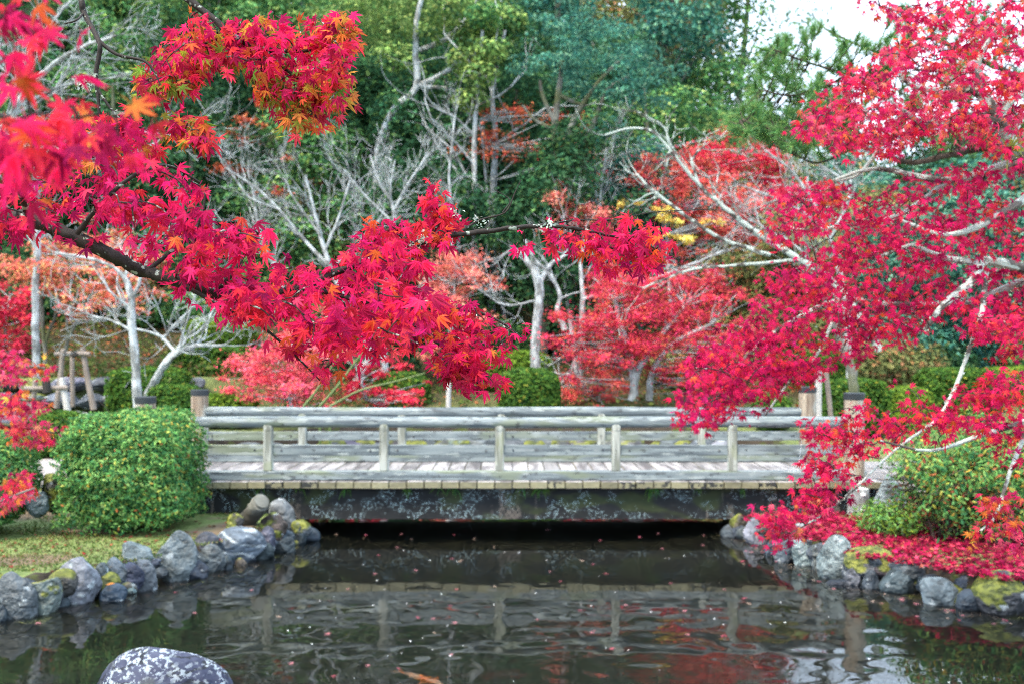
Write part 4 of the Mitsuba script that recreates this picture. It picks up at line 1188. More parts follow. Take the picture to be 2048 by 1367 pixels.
for rows in ([(113, 815, 18.5, 5.5), (121, 755, 18.5, 5), (126, 698, 18.5, 5)], [(188, 818, 18.6, 6), (175, 755, 18.6, 5.5), (165, 695, 18.6, 5)], [(146, 812, 18.9, 4.5), (145, 760, 18.9, 4.5), (144, 712, 18.9, 4)]):
    put('leg', tube(limb(rows)[:, :3], limb(rows)[:, 3], 8), 'stake_wood', st, smooth=50)
s = limb([(110, 707, 18.55, 4.5), (145, 706, 18.55, 4.5), (180, 707, 18.55, 4.5)])
put('crossbar', tube(s[:, :3], s[:, 3], 8), 'stake_wood', st, smooth=50)
s = limb([(146, 703, 18.5, 6.5), (150, 712, 18.5, 6.5)])
put('binding', tube(s[:, :3], s[:, 3], 8), 'rope', st, smooth=50)
st = thing('tree_stake', 'short white ended tree stake frame at the lower left of the terrace', 'tree support')
for rows, mt in (([(136, 824, 17.2, 6.5), (129, 785, 17.2, 6.2), (123, 756, 17.2, 6)], 'pale_stake'), ([(62, 824, 17.2, 5), (68, 790, 17.2, 5), (71, 760, 17.2, 5)], 'stake_wood')):
    put('leg', tube(limb(rows)[:, :3], limb(rows)[:, 3], 8), mt, st, smooth=50)
s = limb([(50, 776, 17.15, 4.5), (95, 775, 17.15, 4.5), (136, 774, 17.15, 4.5)])
put('crossbar', tube(s[:, :3], s[:, 3], 8), 'stake_wood', st, smooth=50)
s = limb([(92, 760, 17.1, 8), (95, 784, 17.1, 8)])
put('binding', tube(s[:, :3], s[:, 3], 8), 'rope', st, smooth=50)
for rows, lab, mt in (([(1636, 865, 15.5, 7), (1636, 800, 15.5, 7), (1637, 738, 15.5, 6.5)], 'pale upright tree stake beside the far right newel post', 'pale_stake'),
                      ([(1664, 865, 15.6, 5), (1658, 800, 15.6, 5), (1652, 745, 15.6, 5)], 'thin brown stake right of the pale upright stake', 'stake_wood'),
                      ([(897, 850, 18.5, 5), (897, 800, 18.5, 5), (898, 765, 18.5, 4.5)], 'short pale stake behind the middle of the railing', 'pale_stake')):
    s = limb(rows)
    solo('garden_stake', tube(s[:, :3], s[:, 3], 8), mt, lab, 'stake', smooth=50)

# ------------------------------------------------------------------ the bushes on the banks
shrub('azalea_bush', 'big clipped round green bush in front of the left bridge end', 'bush', [-4.78, 10.2, 0.26], [-3.43, 11.5, 1.52], 44000, 0.050, AZALEA, 4.4, OVAL, 'broad_blade', 0.2, seed=61, stems=18, bare_bottom=0.25, thick=0.38)
shrub('azalea_bush', 'green bush at the left edge below the pink maple twigs', 'bush', [-6.3, 9.9, 0.3], [-5.08, 11.1, 1.36], 27000, 0.050, AZALEA, 2.8, OVAL, 'broad_blade', 0.16, seed=62, stems=14, thick=0.3)
g = np.random.default_rng(63)
LOOSE = AZALEA + [(1.2, 0.30, 0.10, 0.05), (1.2, 0.30, 0.30, 0.06)]
shrub('azalea_bush', 'loose leggy bush with yellowing leaves on the right leaf strewn bank', 'bush', [3.95, 9.5, 0.24], [5.9, 11.2, 1.5], 19000, 0.06, LOOSE, 2.3, OVAL, 'broad_blade', 0.35, seed=63, stems=46, thick=0.75, bare_bottom=0.25)
shrub('azalea_bush', 'low green sprig of bush below the loose leggy bush', 'bush', [3.62, 10.1, 0.22], [4.3, 10.9, 0.62], 2200, 0.05, HEDGE_LIGHT + LOOSE[:2], 2.2, OVAL, 'broad_blade', 0.3, seed=64, stems=10, thick=0.7)

# ------------------------------------------------------------------ fallen leaves
FALLEN = [(4, 0.36, 0.015, 0.06), (3, 0.24, 0.010, 0.045), (2, 0.46, 0.05, 0.10), (2.5, 0.12, 0.012, 0.025), (0.5, 0.46, 0.13, 0.08)]
g = np.random.default_rng(65)
carpet = shapely.Polygon([(2.5, 11.6), (2.6, 9.5), (3.0, 8.2), (7, 7.5), (7, 11.5), (4.9, 11.9)]).difference(POND_P.buffer(0.05))
n = 17000
X, Y = g.uniform(2.5, 6.6, n), g.uniform(8.0, 12, n)
ok = shapely.contains_xy(carpet, X, Y)
X, Y = X[ok], Y[ok]
pos = np.column_stack([X, Y, land(X, Y) + g.uniform(0.005, 0.05, len(X))])
m = many_leaves(STARS, pos, g.normal(0, 0.38, pos.shape) + [0, 0, 1], g.normal(size=pos.shape), g.uniform(0.045, 0.075, len(pos)), palette(FALLEN, len(pos), 0.3, g=g), g)
put('fallen_leaves', m.out(), 'dull_blade', color=m.colors())
labels['fallen_leaves'] = {'label': 'carpet of fallen red maple leaves covering the right bank', 'category': 'leaves', 'kind': 'stuff'}
n = 2600
X, Y = g.uniform(-7, -2.6, n), g.uniform(8.6, 12.2, n)
ok = ~shapely.contains_xy(POND_P.buffer(0.12), X, Y) & (g.random(n) < 0.12 + 0.9 * np.exp(-((X + 4.1) / 0.9) ** 2 - ((Y - 10.3) / 0.5) ** 2) + 0.5 * np.exp(-((X + 5.0) / 0.5) ** 2 - ((Y - 9.6) / 0.4) ** 2))
X, Y = X[ok], Y[ok]
pos = np.column_stack([X, Y, land(X, Y) + 0.012])
m = many_leaves(STARS, pos, g.normal(0, 0.3, pos.shape) + [0, 0, 1], g.normal(size=pos.shape), g.uniform(0.03, 0.06, len(pos)), palette([(3, 0.16, 0.05, 0.035), (2, 0.10, 0.055, 0.03), (1.5, 0.32, 0.03, 0.04)], len(pos), 0.3, g=g), g)
put('leaf_litter', m.out(), 'dull_blade', color=m.colors())
labels['leaf_litter'] = {'label': 'brown and red leaf litter scattered under the clipped bush', 'category': 'leaves', 'kind': 'stuff'}
n = 15000
X, Y = g.uniform(-7.5, -2.6, n), g.uniform(8.4, 12.4, n)
ok = ~shapely.contains_xy(POND_P.buffer(0.1), X, Y) & (meshkit.fbm(np.stack([X * 1.3 + 3, Y * 1.3, X * 0 + 1], -1), 4) > 0.42)
X, Y = X[ok], Y[ok]
pos = np.column_stack([X, Y, land(X, Y) + 0.008])
v, f, c = scatter(BLADE, pos, g.normal(0, 1, pos.shape) * [1, 1, 0.3], g.normal(0, 0.5, pos.shape) + [0, 0, 0.8], g.uniform(0.02, 0.05, len(pos)), palette([(3, 0.13, 0.17, 0.05), (2, 0.07, 0.13, 0.03), (1.5, 0.24, 0.22, 0.11)], len(pos), g=g))
put('moss_grass', (v, f), 'dull_blade', color=c)
labels['moss_grass'] = {'label': 'thin dry grass and moss on the left bank', 'category': 'grass', 'kind': 'stuff'}
proto = [mikit.ply(FLAT_LEAVES[k][:2], 'maple_blade', color=np.tile(c, (len(FLAT_LEAVES[k][0]), 1))) for k, c in enumerate(([0.55, 0.24, 0.27], [0.5, 0.13, 0.18], [0.55, 0.40, 0.32]))]
water_area = POND_P.buffer(-0.04)
k = 0
while k < 95:
    px, py = g.uniform(60, 2040), HY + 4400 / g.uniform(6.6, 12.2) 
    if k % 3 == 1:                                            # drifted against the right bank
        px = g.uniform(1480, 2040)
        py = np.interp(px, *zip(*RIGHT)) + 6 + abs(g.normal(0, 16))
    elif g.random() < 0.4:
        px = g.uniform(600, 1500)
    p = at(px, py, EYE * FPX / (py - HY))
    if not shapely.contains_xy(water_area, p[0], p[1]):
        continue
    h = float(ripple(np.array([p[0]]), np.array([p[1]]))[0][0])
    solo('floating_leaf', proto[g.integers(0, 3)], None, 'single fallen maple leaf floating on the dark pond', 'leaf', 'fallen leaves floating on the pond',
         world=T().translate([p[0], p[1], h + 0.006]).rotate([0, 0, 1], g.uniform(0, 360)).scale(g.uniform(0.04, 0.075)))
    k += 1
drop = trimesh.creation.icosphere(1, 1.0)
drop = mikit.ply(drop, 'foam', smooth=True)
k = 0
while k < 60:
    px, py = g.uniform(500, 2000), HY + 4400 / g.uniform(6.6, 11.0)
    p = at(px, py, EYE * FPX / (py - HY))
    if shapely.contains_xy(POND_P.buffer(-0.3), p[0], p[1]):
        s = g.uniform(0.003, 0.007)
        solo('bubble', drop, None, 'tiny white foam bubble floating on the pond', 'bubble', 'white foam bubbles on the pond', world=T().translate([p[0], p[1], 0.002]).scale([s, s, s * 0.6]))
        k += 1
# leaf on the wet stone, koi
c = at(222, 1166, shore(230, LEFT) - 0.12)
solo('oak_leaf', scatter(OVAL, np.array([c]), np.array([[0.0, -0.5, 1]]), np.array([[1.0, 0.2, 0.3]]), 0.075, np.array([[0.5, 0.2, 0.05]]))[:2], 'dull_blade', 'curled orange leaf lying on the low dark wet stone', 'leaf', color=np.tile([[0.5, 0.2, 0.05]], (6, 1)))
fish = thing('koi', 'orange koi swimming just under the water near the bottom centre', 'fish')
fp = EYE * FPX / (1340 - HY)
fc = at(848, 1340, fp)
fc[2] = -0.15
ax = unit(np.array([0.75, -0.66, 0.0]))
q = np.array([[-0.2, 0.012], [-0.14, 0.028], [-0.06, 0.045], [0.03, 0.05], [0.1, 0.042], [0.16, 0.024], [0.18, 0.01]])
put('body', tube(fc + q[:, :1] * ax, q[:, 1], 14), 'koi_skin', fish, smooth=True)
sd = np.array([-ax[1], ax[0], 0])
put('tail', (np.array([fc - ax * 0.19, fc - ax * 0.29 + sd * 0.05, fc - ax * 0.25, fc - ax * 0.29 - sd * 0.05, fc - ax * 0.2 + [0, 0, 0.004]]), np.array([[0, 1, 2], [0, 2, 3], [4, 2, 1], [4, 3, 2]])), 'koi_skin', fish)
for sgn in (-1, 1):
    b = fc + ax * 0.08 + sd * sgn * 0.035
    put('fin', (np.array([b, b + sd * sgn * 0.07 - ax * 0.03, b - ax * 0.05 + sd * sgn * 0.015, b + [0, 0, 0.004]]), np.array([[0, 1, 2], [3, 2, 1], [0, 2, 3], [0, 3, 1]])), 'koi_skin', fish)

# ------------------------------------------------------------------ pine at the right
pine = thing('pine_tree', 'long needled pine rising behind the red maple at the upper right', 'tree')
t = Tree(71)
t.px([(2290, 1000, 11.6, 34), (2270, 700, 11.6, 30), (2230, 480, 11.6, 27), (2180, 300, 11.5, 22), (2130, 120, 11.5, 16), (2100, -60, 11.4, 10)], sides=10)
PINE_L = [[(2230, 480, 11.6, 16), (2130, 370, 11.5, 14), (2000, 300, 11.4, 12), (1900, 310, 11.3, 11), (1820, 325, 11.3, 9), (1720, 292, 11.2, 6), (1620, 268, 11, 5), (1540, 252, 10.8, 3), (1480, 240, 10.7, 2)],
          [(2180, 300, 11.5, 12), (2060, 170, 11.4, 10), (1940, 110, 11.4, 8), (1860, 75, 11.4, 7), (1800, 120, 11.3, 6), (1720, 150, 11.2, 5), (1620, 125, 11.1, 4), (1540, 95, 11, 2)],
          [(1800, 118, 11.4, 5), (1720, 90, 11.5, 4), (1650, 55, 11.6, 3), (1625, 25, 11.6, 2)], [(1720, 290, 11.2, 5), (1640, 325, 11.2, 4), (1590, 310, 11.2, 3)], [(1700, 150, 11.2, 4), (1600, 190, 11, 4), (1520, 180, 10.9, 2)],
          [(1860, 75, 11.3, 6), (1900, 20, 11.5, 4), (1950, -20, 11.6, 3)], [(1900, 310, 11.4, 6), (1950, 270, 11.6, 5), (2020, 260, 11.7, 3)]]
ss = [t.px([(x, y, Y, r_ * 0.6) for x, y, Y, r_ in r], 5) for r in PINE_L]
tufts, pp = [], t.points()
PP = [(1455, 245), (1500, 190), (1490, 130), (1540, 80), (1610, 35), (1690, 55), (1780, 75), (1800, 150), (1740, 195), (1710, 290), (1630, 315), (1560, 290), (1470, 268)]
PQ = [(1450, 240), (1520, 205), (1600, 200), (1690, 190), (1720, 270), (1630, 305), (1560, 285), (1470, 268)]
for x, y in np.vstack([in_polygon(PP, 150, t.g), in_polygon(PQ, 110, t.g), in_polygon([(1780, 0), (2060, 0), (2060, 300), (1800, 280), (1740, 190)], 150, t.g)]):
    e = at(x, y, 11.15 + t.g.normal(0, 0.35))
    p0 = pp[np.argmin(np.linalg.norm(pp - e, axis=1))]
    t.limb(np.array([[*p0, 0.009], [*((p0 + e) / 2 + [0, 0, -0.03]), 0.007], [*e, 0.004]]), 4)
    tufts.append((e, unit(unit(e - p0) * 0.6 + t.g.normal(0, 0.3, 3) + [-0.2, -0.2, 0.55])))
put('trunk', t.m.out(), 'brown_bark', pine)
m, g = Mesh(), t.g
for e, d in tufts:
    k = 95
    dd = unit(d + g.normal(0, 0.55, (k, 3)))
    L = g.uniform(0.11, 0.19, k)[:, None]
    root = e - d * g.uniform(0, 0.14, (k, 1))
    side = unit(np.cross(dd, g.normal(size=(k, 3)))) * 0.0042
    v = np.stack([root - side, root + side, root + dd * L - [0, 0, 0.02]], 1).reshape(-1, 3)
    c = palette([(4, 0.15, 0.30, 0.09), (3, 0.09, 0.24, 0.10), (2, 0.24, 0.36, 0.12)], k, g=g)
    m.add(v, np.arange(3 * k).reshape(-1, 3), np.repeat(c, 3, 0))
put('needles', m.out(), 'dull_blade', pine, color=m.colors(), stuff=True)

# ------------------------------------------------------------------ leaf-bearing twigs of the near maples


def leafy_twigs(t, key, targets, cols, size, kinds, mat, g, per=6, droop=0.35, facing=(0, -0.75, 0.55), spread=0.05, parts=0, twig_r=0.002, leafname='leaf', offs=0.05, bark='dark_bark'):
    """Twigs from the nearest limb to each target point, leaves along their ends; the leaves nearest the camera become parts of their own."""
    pts = t.points()
    tw = Mesh()
    P, N, D, S, C = [], [], [], [], []
    reach = [np.linalg.norm((pts - q[0]) * [1, 0.8, 1.25], axis=1).min() for q in targets]
    for (p, pal, sz) in [targets[i] for i in np.argsort(reach)]:      # near twigs first, farther ones branch off them
        k = np.argmin(np.linalg.norm((pts - p) * [1, 0.8, 1.25], axis=1) + 0.3 * np.maximum(0, p[2] - pts[:, 2]))
        p0 = pts[k]
        L = np.linalg.norm(p - p0)
        mid = (p0 + p) / 2 + g.normal(0, 0.06, 3) * L + [0, 0, 0.10 * L]
        s = spline([p0, mid, p], 4)
        tw.add(*tube(s, np.linspace(twig_r * (1 + min(L, 0.5) * 2.0), twig_r * 0.5, len(s)), 5))
        pts = np.vstack([pts, s[2:-2]])
        for j in range(per):
            u_ = 1 - g.random() ** 1.5 * min(0.75, 0.22 / max(L, 0.05))
            b = s[int(round(u_ * (len(s) - 1)))] if j else p
            off = g.normal(0, 1, 3) * [1, 0.8, 0.8]
            o = unit(off) * g.uniform(0.35, 1.0) * offs
            q = b + o - [0, 0, droop * offs * g.random()]
            P.append(q)
            N.append(np.array(facing) + g.normal(0, 0.62, 3))
            D.append(np.array([0, -0.1, -0.75]) + unit(off) * 0.65 + g.normal(0, 0.25, 3))
            S.append(sz * g.uniform(0.62, 1.2))
            C.append(pal)
    P, N, D, S = np.array(P), np.array(N), np.array(D), np.array(S)
    C = np.vstack([palette(cols[c], 1, 0.26, g=g) for c in C])
    put('twig', tw.out(), bark, key, stuff=True)
    order = np.argsort(-S / P[:, 1])
    scr = np.column_stack([CX + FPX * P[:, 0] / P[:, 1], HY - FPX * (P[:, 2] - EYE) / P[:, 1]])
    seen = (scr[:, 0] > 0) & (scr[:, 0] < 2048) & (scr[:, 1] > 0) & (scr[:, 1] < 1367)
    order = np.concatenate([order[seen[order]], order[~seen[order]]])
    own, rest = order[:parts], order[parts:]
    for i in own:
        kd = kinds[g.integers(0, len(kinds))]
        v, f, c = scatter(kd, P[i:i + 1], N[i:i + 1], D[i:i + 1], S[i:i + 1], C[i:i + 1])
        put(leafname, (v, f), mat, key, color=c)
    m = many_leaves(kinds, P[rest], N[rest], D[rest], S[rest], C[rest], g)
    put('foliage', m.out(), mat, key, color=m.colors(), stuff=True)


COLS = {
    'crimson': [(5, 0.66, 0.020, 0.125), (4, 0.56, 0.014, 0.12), (2.5, 0.68, 0.035, 0.085), (1.5, 0.36, 0.016, 0.095), (0.3, 0.68, 0.10, 0.05)],
    'scarlet': [(4, 0.68, 0.032, 0.075), (4, 0.62, 0.018, 0.115), (1.5, 0.70, 0.09, 0.045), (1, 0.46, 0.016, 0.085)],
    'orange': [(3, 0.66, 0.045, 0.08), (2.5, 0.66, 0.15, 0.055), (2.5, 0.55, 0.02, 0.11), (0.8, 0.62, 0.28, 0.07)],
    'turning': [(2.5, 0.30, 0.27, 0.06), (3, 0.60, 0.15, 0.06), (2.5, 0.58, 0.035, 0.085), (2, 0.18, 0.21, 0.05)],
    'pink': [(4, 0.72, 0.075, 0.17), (3, 0.64, 0.03, 0.14), (1.5, 0.70, 0.15, 0.11), (1, 0.52, 0.02, 0.13)],
    'deep': [(5, 0.64, 0.018, 0.125), (2, 0.50, 0.014, 0.11), (3, 0.70, 0.035, 0.115), (0.4, 0.64, 0.07, 0.06), (1, 0.34, 0.013, 0.09)],
}


def grove(poly, n, Y, dY, pal, size, g):
    q = in_polygon(poly, n, g)
    return [(at(x, y, Y + g.uniform(-1, 1) * dY), pal if isinstance(pal, str) else pal[g.integers(0, len(pal))], size) for x, y in q]


# young maple at the left edge, over the left bush
g = np.random.default_rng(81)
key = thing('maple_tree', 'pink red young maple reaching in from the left edge over the lawn', 'tree')
t = Tree(81)
t.px([(-190, 1120, 8.6, 16), (-180, 950, 8.6, 14), (-130, 820, 8.6, 11), (-60, 740, 8.5, 7), (20, 730, 8.4, 4), (90, 735, 8.4, 2)])
t.px([(-180, 960, 8.6, 8), (-100, 890, 8.5, 6), (-20, 850, 8.4, 4), (60, 855, 8.3, 2.5), (110, 865, 8.3, 1.5)])
t.px([(-180, 1040, 8.6, 7), (-90, 1010, 8.4, 5), (-10, 1005, 8.2, 3), (40, 985, 8.1, 2), (70, 975, 8.1, 1.3)])
t.px([(-60, 745, 8.5, 4), (0, 795, 8.5, 3), (60, 800, 8.4, 2), (95, 795, 8.4, 1.4)])
tg = []
for poly, n in (([(0, 730), (40, 720), (110, 720), (100, 745), (40, 760), (0, 770)], 26), ([(0, 790), (60, 780), (100, 800), (95, 825), (40, 830), (0, 830)], 26), ([(0, 835), (60, 840), (130, 860), (100, 880), (40, 885), (0, 870)], 30), ([(0, 960), (60, 950), (85, 980), (40, 1000), (0, 1010)], 22), ([(0, 1000), (10, 1000), (10, 1020), (0, 1020)], 3), ([(0, 690), (30, 690), (40, 720), (0, 730)], 8)):
    tg += grove(poly, n, 8.35, 0.35, ['pink', 'orange', 'pink'], 0.082, g)
put('branch', t.m.out(), 'grey_bark', key)
leafy_twigs(t, key, tg, COLS, 0.06, MID_LEAVES, 'maple_blade', g, per=5, offs=0.085)

# the big red maple at the right
g = np.random.default_rng(82)
key = thing('maple_tree', 'large crimson maple with lichen covered limbs overhanging the right bank', 'tree')
t = Tree(82)
YR = 6.2
t.px([(2470, 1230, 6.6, 62), (2440, 1000, 6.6, 52), (2380, 760, 6.6, 46), (2300, 560, 6.5, 38), (2180, 430, 6.4, 26), (2090, 370, 6.2, 20), (2040, 315, 6.1, 17), (2012, 268, 6.05, 15), (1985, 220, 6, 13), (1962, 185, 6, 11)], sides=12)
t.px([(2000, 243, 6.0, 10), (1950, 232, 6.0, 9), (1900, 242, 6.0, 8), (1850, 246, 6.0, 6), (1810, 222, 6, 4), (1780, 200, 6, 2.5)])
t.px([(2000, 225, 6.0, 9), (2025, 200, 6.0, 8), (2060, 180, 6.0, 7), (2120, 160, 6.1, 6)])
t.px([(1962, 186, 6.0, 9), (1920, 175, 6.0, 7), (1875, 180, 6.0, 6), (1820, 168, 6.0, 4), (1795, 130, 6.0, 3), (1800, 90, 6, 2)])
t.px([(1962, 186, 6.0, 6), (1960, 120, 6.0, 5), (1990, 60, 6.0, 4), (2010, -10, 6.0, 3)])
t.px([(2300, 560, 6.5, 20), (2180, 560, 6.3, 15), (2080, 545, 6.1, 12), (2000, 525, 6.0, 10), (1965, 525, 6.0, 9), (1945, 562, 5.9, 9), (1905, 595, 5.9, 8), (1880, 618, 5.8, 6), (1850, 660, 5.8, 3)])
t.px([(1965, 525, 6.0, 7), (1900, 518, 6.1, 6), (1850, 500, 6.1, 4), (1820, 490, 6.1, 3), (1750, 520, 6.1, 2)])
t.px([(1970, 545, 6.0, 7), (1965, 620, 5.9, 5), (1945, 680, 5.8, 4.5), (1925, 735, 5.8, 4), (1905, 785, 5.7, 3.5), (1870, 840, 5.6, 3), (1800, 890, 5.5, 2.5), (1740, 945, 5.4, 2.2), (1700, 985, 5.4, 2), (1640, 1030, 5.4, 1.6), (1580, 1065, 5.4, 1.2)])
t.px([(2040, 320, 6.1, 9), (1900, 360, 6.4, 7), (1780, 340, 6.6, 5), (1730, 340, 6.6, 4), (1670, 360, 6.6, 3)])
t.px([(1775, 263, 6.5, 4), (1750, 310, 6.6, 4), (1715, 350, 6.6, 3), (1670, 362, 6.6, 2.5)])
t.px([(2080, 545, 6.1, 9), (1950, 600, 6.6, 8), (1800, 610, 6.8, 6), (1680, 600, 6.8, 5), (1590, 640, 6.7, 5), (1520, 685, 6.6, 4), (1470, 740, 6.5, 3), (1430, 800, 6.5, 2)])
t.px([(1900, 360, 6.4, 6), (1800, 430, 6.8, 5), (1700, 450, 7, 4), (1600, 460, 7, 3), (1560, 440, 7, 2)])
t.px([(1680, 600, 6.8, 4), (1640, 700, 6.6, 3), (1580, 760, 6.5, 2.5), (1530, 830, 6.4, 2)])
t.px([(2380, 760, 6.6, 16), (2200, 800, 6.0, 10), (2060, 840, 5.6, 7), (1960, 870, 5.4, 5), (1860, 900, 5.3, 3), (1760, 880, 5.3, 2)])
t.px([(2060, 840, 5.6, 5), (2020, 940, 5.4, 4), (1990, 1030, 5.3, 3), (1960, 1060, 5.3, 2)])
t.px([(2090, 370, 6.2, 10), (2000, 430, 6.0, 8), (1900, 470, 5.9, 5), (1800, 440, 5.9, 3)])
put('branch', t.m.out(), 'lichen_bark', key)
lic = Mesh()
for s in t.skel[1:9]:
    k = 260
    i = g.integers(0, len(s), k)
    j = np.minimum(i + 1, len(s) - 1)
    u_ = g.random(k)[:, None]
    c = s[i, :3] * (1 - u_) + s[j, :3] * u_
    d = unit(g.normal(size=(k, 3)))
    pos = c + d * (s[i, 3] * 1.05)[:, None]
    keep = meshkit.fbm(pos * 9, 3) > 0.47
    v, f, cc = scatter(WIDE, pos[keep], d[keep] + g.normal(0, 0.7, (keep.sum(), 3)), g.normal(size=(keep.sum(), 3)), g.uniform(0.012, 0.03, keep.sum()), palette([(3, 0.45, 0.54, 0.47), (2, 0.58, 0.66, 0.60)], keep.sum(), 0.12, g=g))
    lic.add(v, f, cc)
put('lichen', lic.out(), 'dull_blade', key, color=lic.colors(), stuff=True)
tg = []
RA = [(1710, 0), (2060, 0), (2060, 330), (1960, 280), (1850, 290), (1760, 310), (1700, 310), (1640, 290), (1590, 270), (1600, 215), (1650, 160), (1720, 130), (1790, 90), (1800, 30)]
RB = [(1540, 390), (1620, 365), (1720, 390), (1800, 370), (1850, 335), (1950, 320), (2060, 290), (2060, 700), (1980, 660), (1900, 625), (1850, 660), (1780, 700), (1700, 720), (1640, 750), (1560, 740), (1500, 780), (1460, 830), (1380, 850), (1345, 800), (1370, 720), (1400, 660), (1480, 640), (1520, 560), (1540, 480)]
RC = [(1900, 640), (2060, 620), (2060, 880), (1960, 860), (1880, 850), (1830, 810), (1870, 770), (1960, 780), (1990, 700)]
RD = [(1570, 855), (1640, 815), (1720, 805), (1800, 770), (1850, 800), (1960, 850), (2060, 850), (2060, 960), (1980, 900), (1900, 870), (1820, 880), (1760, 925), (1700, 960), (1640, 990), (1590, 965), (1600, 900)]
RE = [(1490, 1010), (1550, 1020), (1600, 985), (1660, 965), (1690, 975), (1680, 1000), (1620, 1040), (1560, 1095), (1520, 1075)]
RF = [(1960, 1000), (2060, 980), (2060, 1110), (1950, 1085)]
RG = [(1380, 760), (1560, 690), (1640, 740), (1560, 790), (1500, 830), (1420, 860), (1350, 850)]
for poly, n, Y, dY, pal in ((RA, 310, 6.2, 0.7, ['crimson', 'pink', 'pink', 'scarlet']), (RB, 330, 6.5, 0.6, ['deep', 'crimson', 'deep', 'scarlet']), (RB, 120, 5.9, 0.3, ['deep', 'crimson']), (RC, 60, 5.6, 0.4, ['deep', 'scarlet']), (RD, 60, 5.5, 0.3, ['crimson', 'deep', 'scarlet']),
                            (RE, 24, 5.4, 0.15, ['crimson', 'pink']), (RF, 16, 5.3, 0.15, ['pink', 'orange']), (RG, 60, 6.5, 0.3, ['deep', 'crimson'])):
    tg += grove(poly, int(n * 1.25), Y, dY, pal, 0.058, g)
leafy_twigs(t, key, tg, COLS, 0.066, MID_LEAVES, 'maple_blade', g, per=9, offs=0.075, parts=300, twig_r=0.003)
# epiphyte on the lichen limb
m = Mesh()
c = at(2018, 300, 6.0)
for k in range(26):
    d = unit(np.array([g.normal(), -abs(g.normal()) * 0.6, g.normal(0.2, 0.6)]))
    L = g.uniform(0.08, 0.17)
    s_ = unit(np.cross(d, [0, 1, 0.1])) * 0.004
    p1, p2 = c + d * L * 0.6, c + d * L - [0, 0, 0.05]
    m.add([c - s_, c + s_, p1 + s_, p1 - s_, p2], [[0, 1, 2], [0, 2, 3], [3, 2, 4]], np.tile(palette([(1, 0.22, 0.30, 0.05), (1, 0.32, 0.34, 0.08)], 1, g=g), (5, 1)))
solo('grass_plant', m.out(), 'dull_blade', 'spiky green plant growing on the lichen limb at the right edge', 'plant', color=m.colors())
# leaf on a silk thread
hang = thing('hanging_leaf', 'single red leaf hanging on a silk thread before the bridge deck', 'leaf')
c = at(1597, 926, 5.5)
v, f, cc = scatter(MID_LEAVES[0], c[None], np.array([[0.2, -1, 0.3]]), np.array([[0.2, 0, -1.0]]), np.array([0.05]), np.array([[0.42, 0.01, 0.04]]))
put('blade', (v, f), 'maple_blade', hang, color=cc)
put('thread', tube([at(1603, 880, 5.5), at(1600, 905, 5.5), c], 0.0006, 4), 'silk', hang)

# ------------------------------------------------------------------ the near maple whose branches cross the picture
g = np.random.default_rng(83)
key = thing('maple_tree', 'near red maple whose dark branch crosses the photo from the left', 'tree')
t = Tree(83)
t.px([(-1500, 1500, 2.1, 105), (-1420, 1000, 2.1, 95), (-1200, 640, 2.1, 78), (-900, 430, 2.1, 52), (-500, 360, 2.15, 32), (-200, 380, 2.2, 23), (0, 430, 2.2, 17), (60, 440, 2.2, 16), (150, 475, 2.22, 14), (230, 515, 2.25, 13), (290, 545, 2.3, 12), (350, 560, 2.3, 11), (430, 588, 2.35, 9), (520, 590, 2.4, 8), (600, 576, 2.45, 7.5), (680, 540, 2.5, 7), (790, 503, 2.55, 6.5),
      (850, 483, 2.6, 6), (910, 470, 2.6, 5.5), (1000, 458, 2.62, 4.8), (1090, 452, 2.65, 4), (1180, 462, 2.65, 3), (1260, 480, 2.68, 2.2), (1330, 476, 2.7, 1.5)], n=8, sides=12, rough=0.2, wob=0.0012)
B = [
    [(600, 576, 2.45, 6), (660, 585, 2.5, 5), (711, 600, 2.5, 5), (769, 614, 2.55, 4.5), (830, 652, 2.55, 4), (885, 693, 2.55, 3.2), (930, 722, 2.55, 2.4), (965, 785, 2.55, 1.6)],
    [(769, 614, 2.55, 3.5), (871, 618, 2.6, 3), (953, 624, 2.65, 2.8), (1005, 646, 2.65, 2.2), (1052, 682, 2.65, 1.4)],
    [(850, 483, 2.6, 3.5), (880, 440, 2.6, 2.8), (862, 395, 2.62, 2), (858, 350, 2.62, 1.2)],
    [(910, 470, 2.6, 2.6), (960, 440, 2.65, 2), (1010, 425, 2.65, 1.6), (1030, 385, 2.65, 1.1), (1042, 360, 2.65, 0.8)],
    [(1005, 425, 2.65, 1.4), (1020, 400, 2.66, 1.1), (990, 380, 2.66, 0.8)],
    [(1090, 452, 2.65, 2), (1150, 440, 2.7, 1.6), (1230, 440, 2.72, 1.2), (1300, 425, 2.72, 0.9), (1420, 418, 2.75, 0.7)],
    [(150, 475, 2.22, 7), (190, 420, 2.2, 5), (260, 355, 2.2, 4), (330, 330, 2.25, 3), (400, 365, 2.3, 2)],
    [(60, 440, 2.2, 7), (45, 400, 2.1, 6), (30, 340, 2.0, 5), (60, 300, 1.9, 3), (120, 270, 1.9, 2)],
    [(430, 588, 2.35, 5), (470, 540, 2.35, 4), (500, 490, 2.4, 3), (520, 460, 2.4, 2)],
    [(350, 560, 2.3, 5), (420, 600, 2.3, 4), (520, 650, 2.35, 3), (600, 720, 2.4, 2), (640, 760, 2.4, 1.2)],
    [(711, 600, 2.5, 3), (690, 660, 2.5, 2), (660, 720, 2.5, 1.3)],
    [(290, 545, 2.3, 5), (370, 480, 2.35, 4), (400, 440, 2.35, 3), (410, 390, 2.35, 2)],
]
for r in B:
    t.px(r, 4)
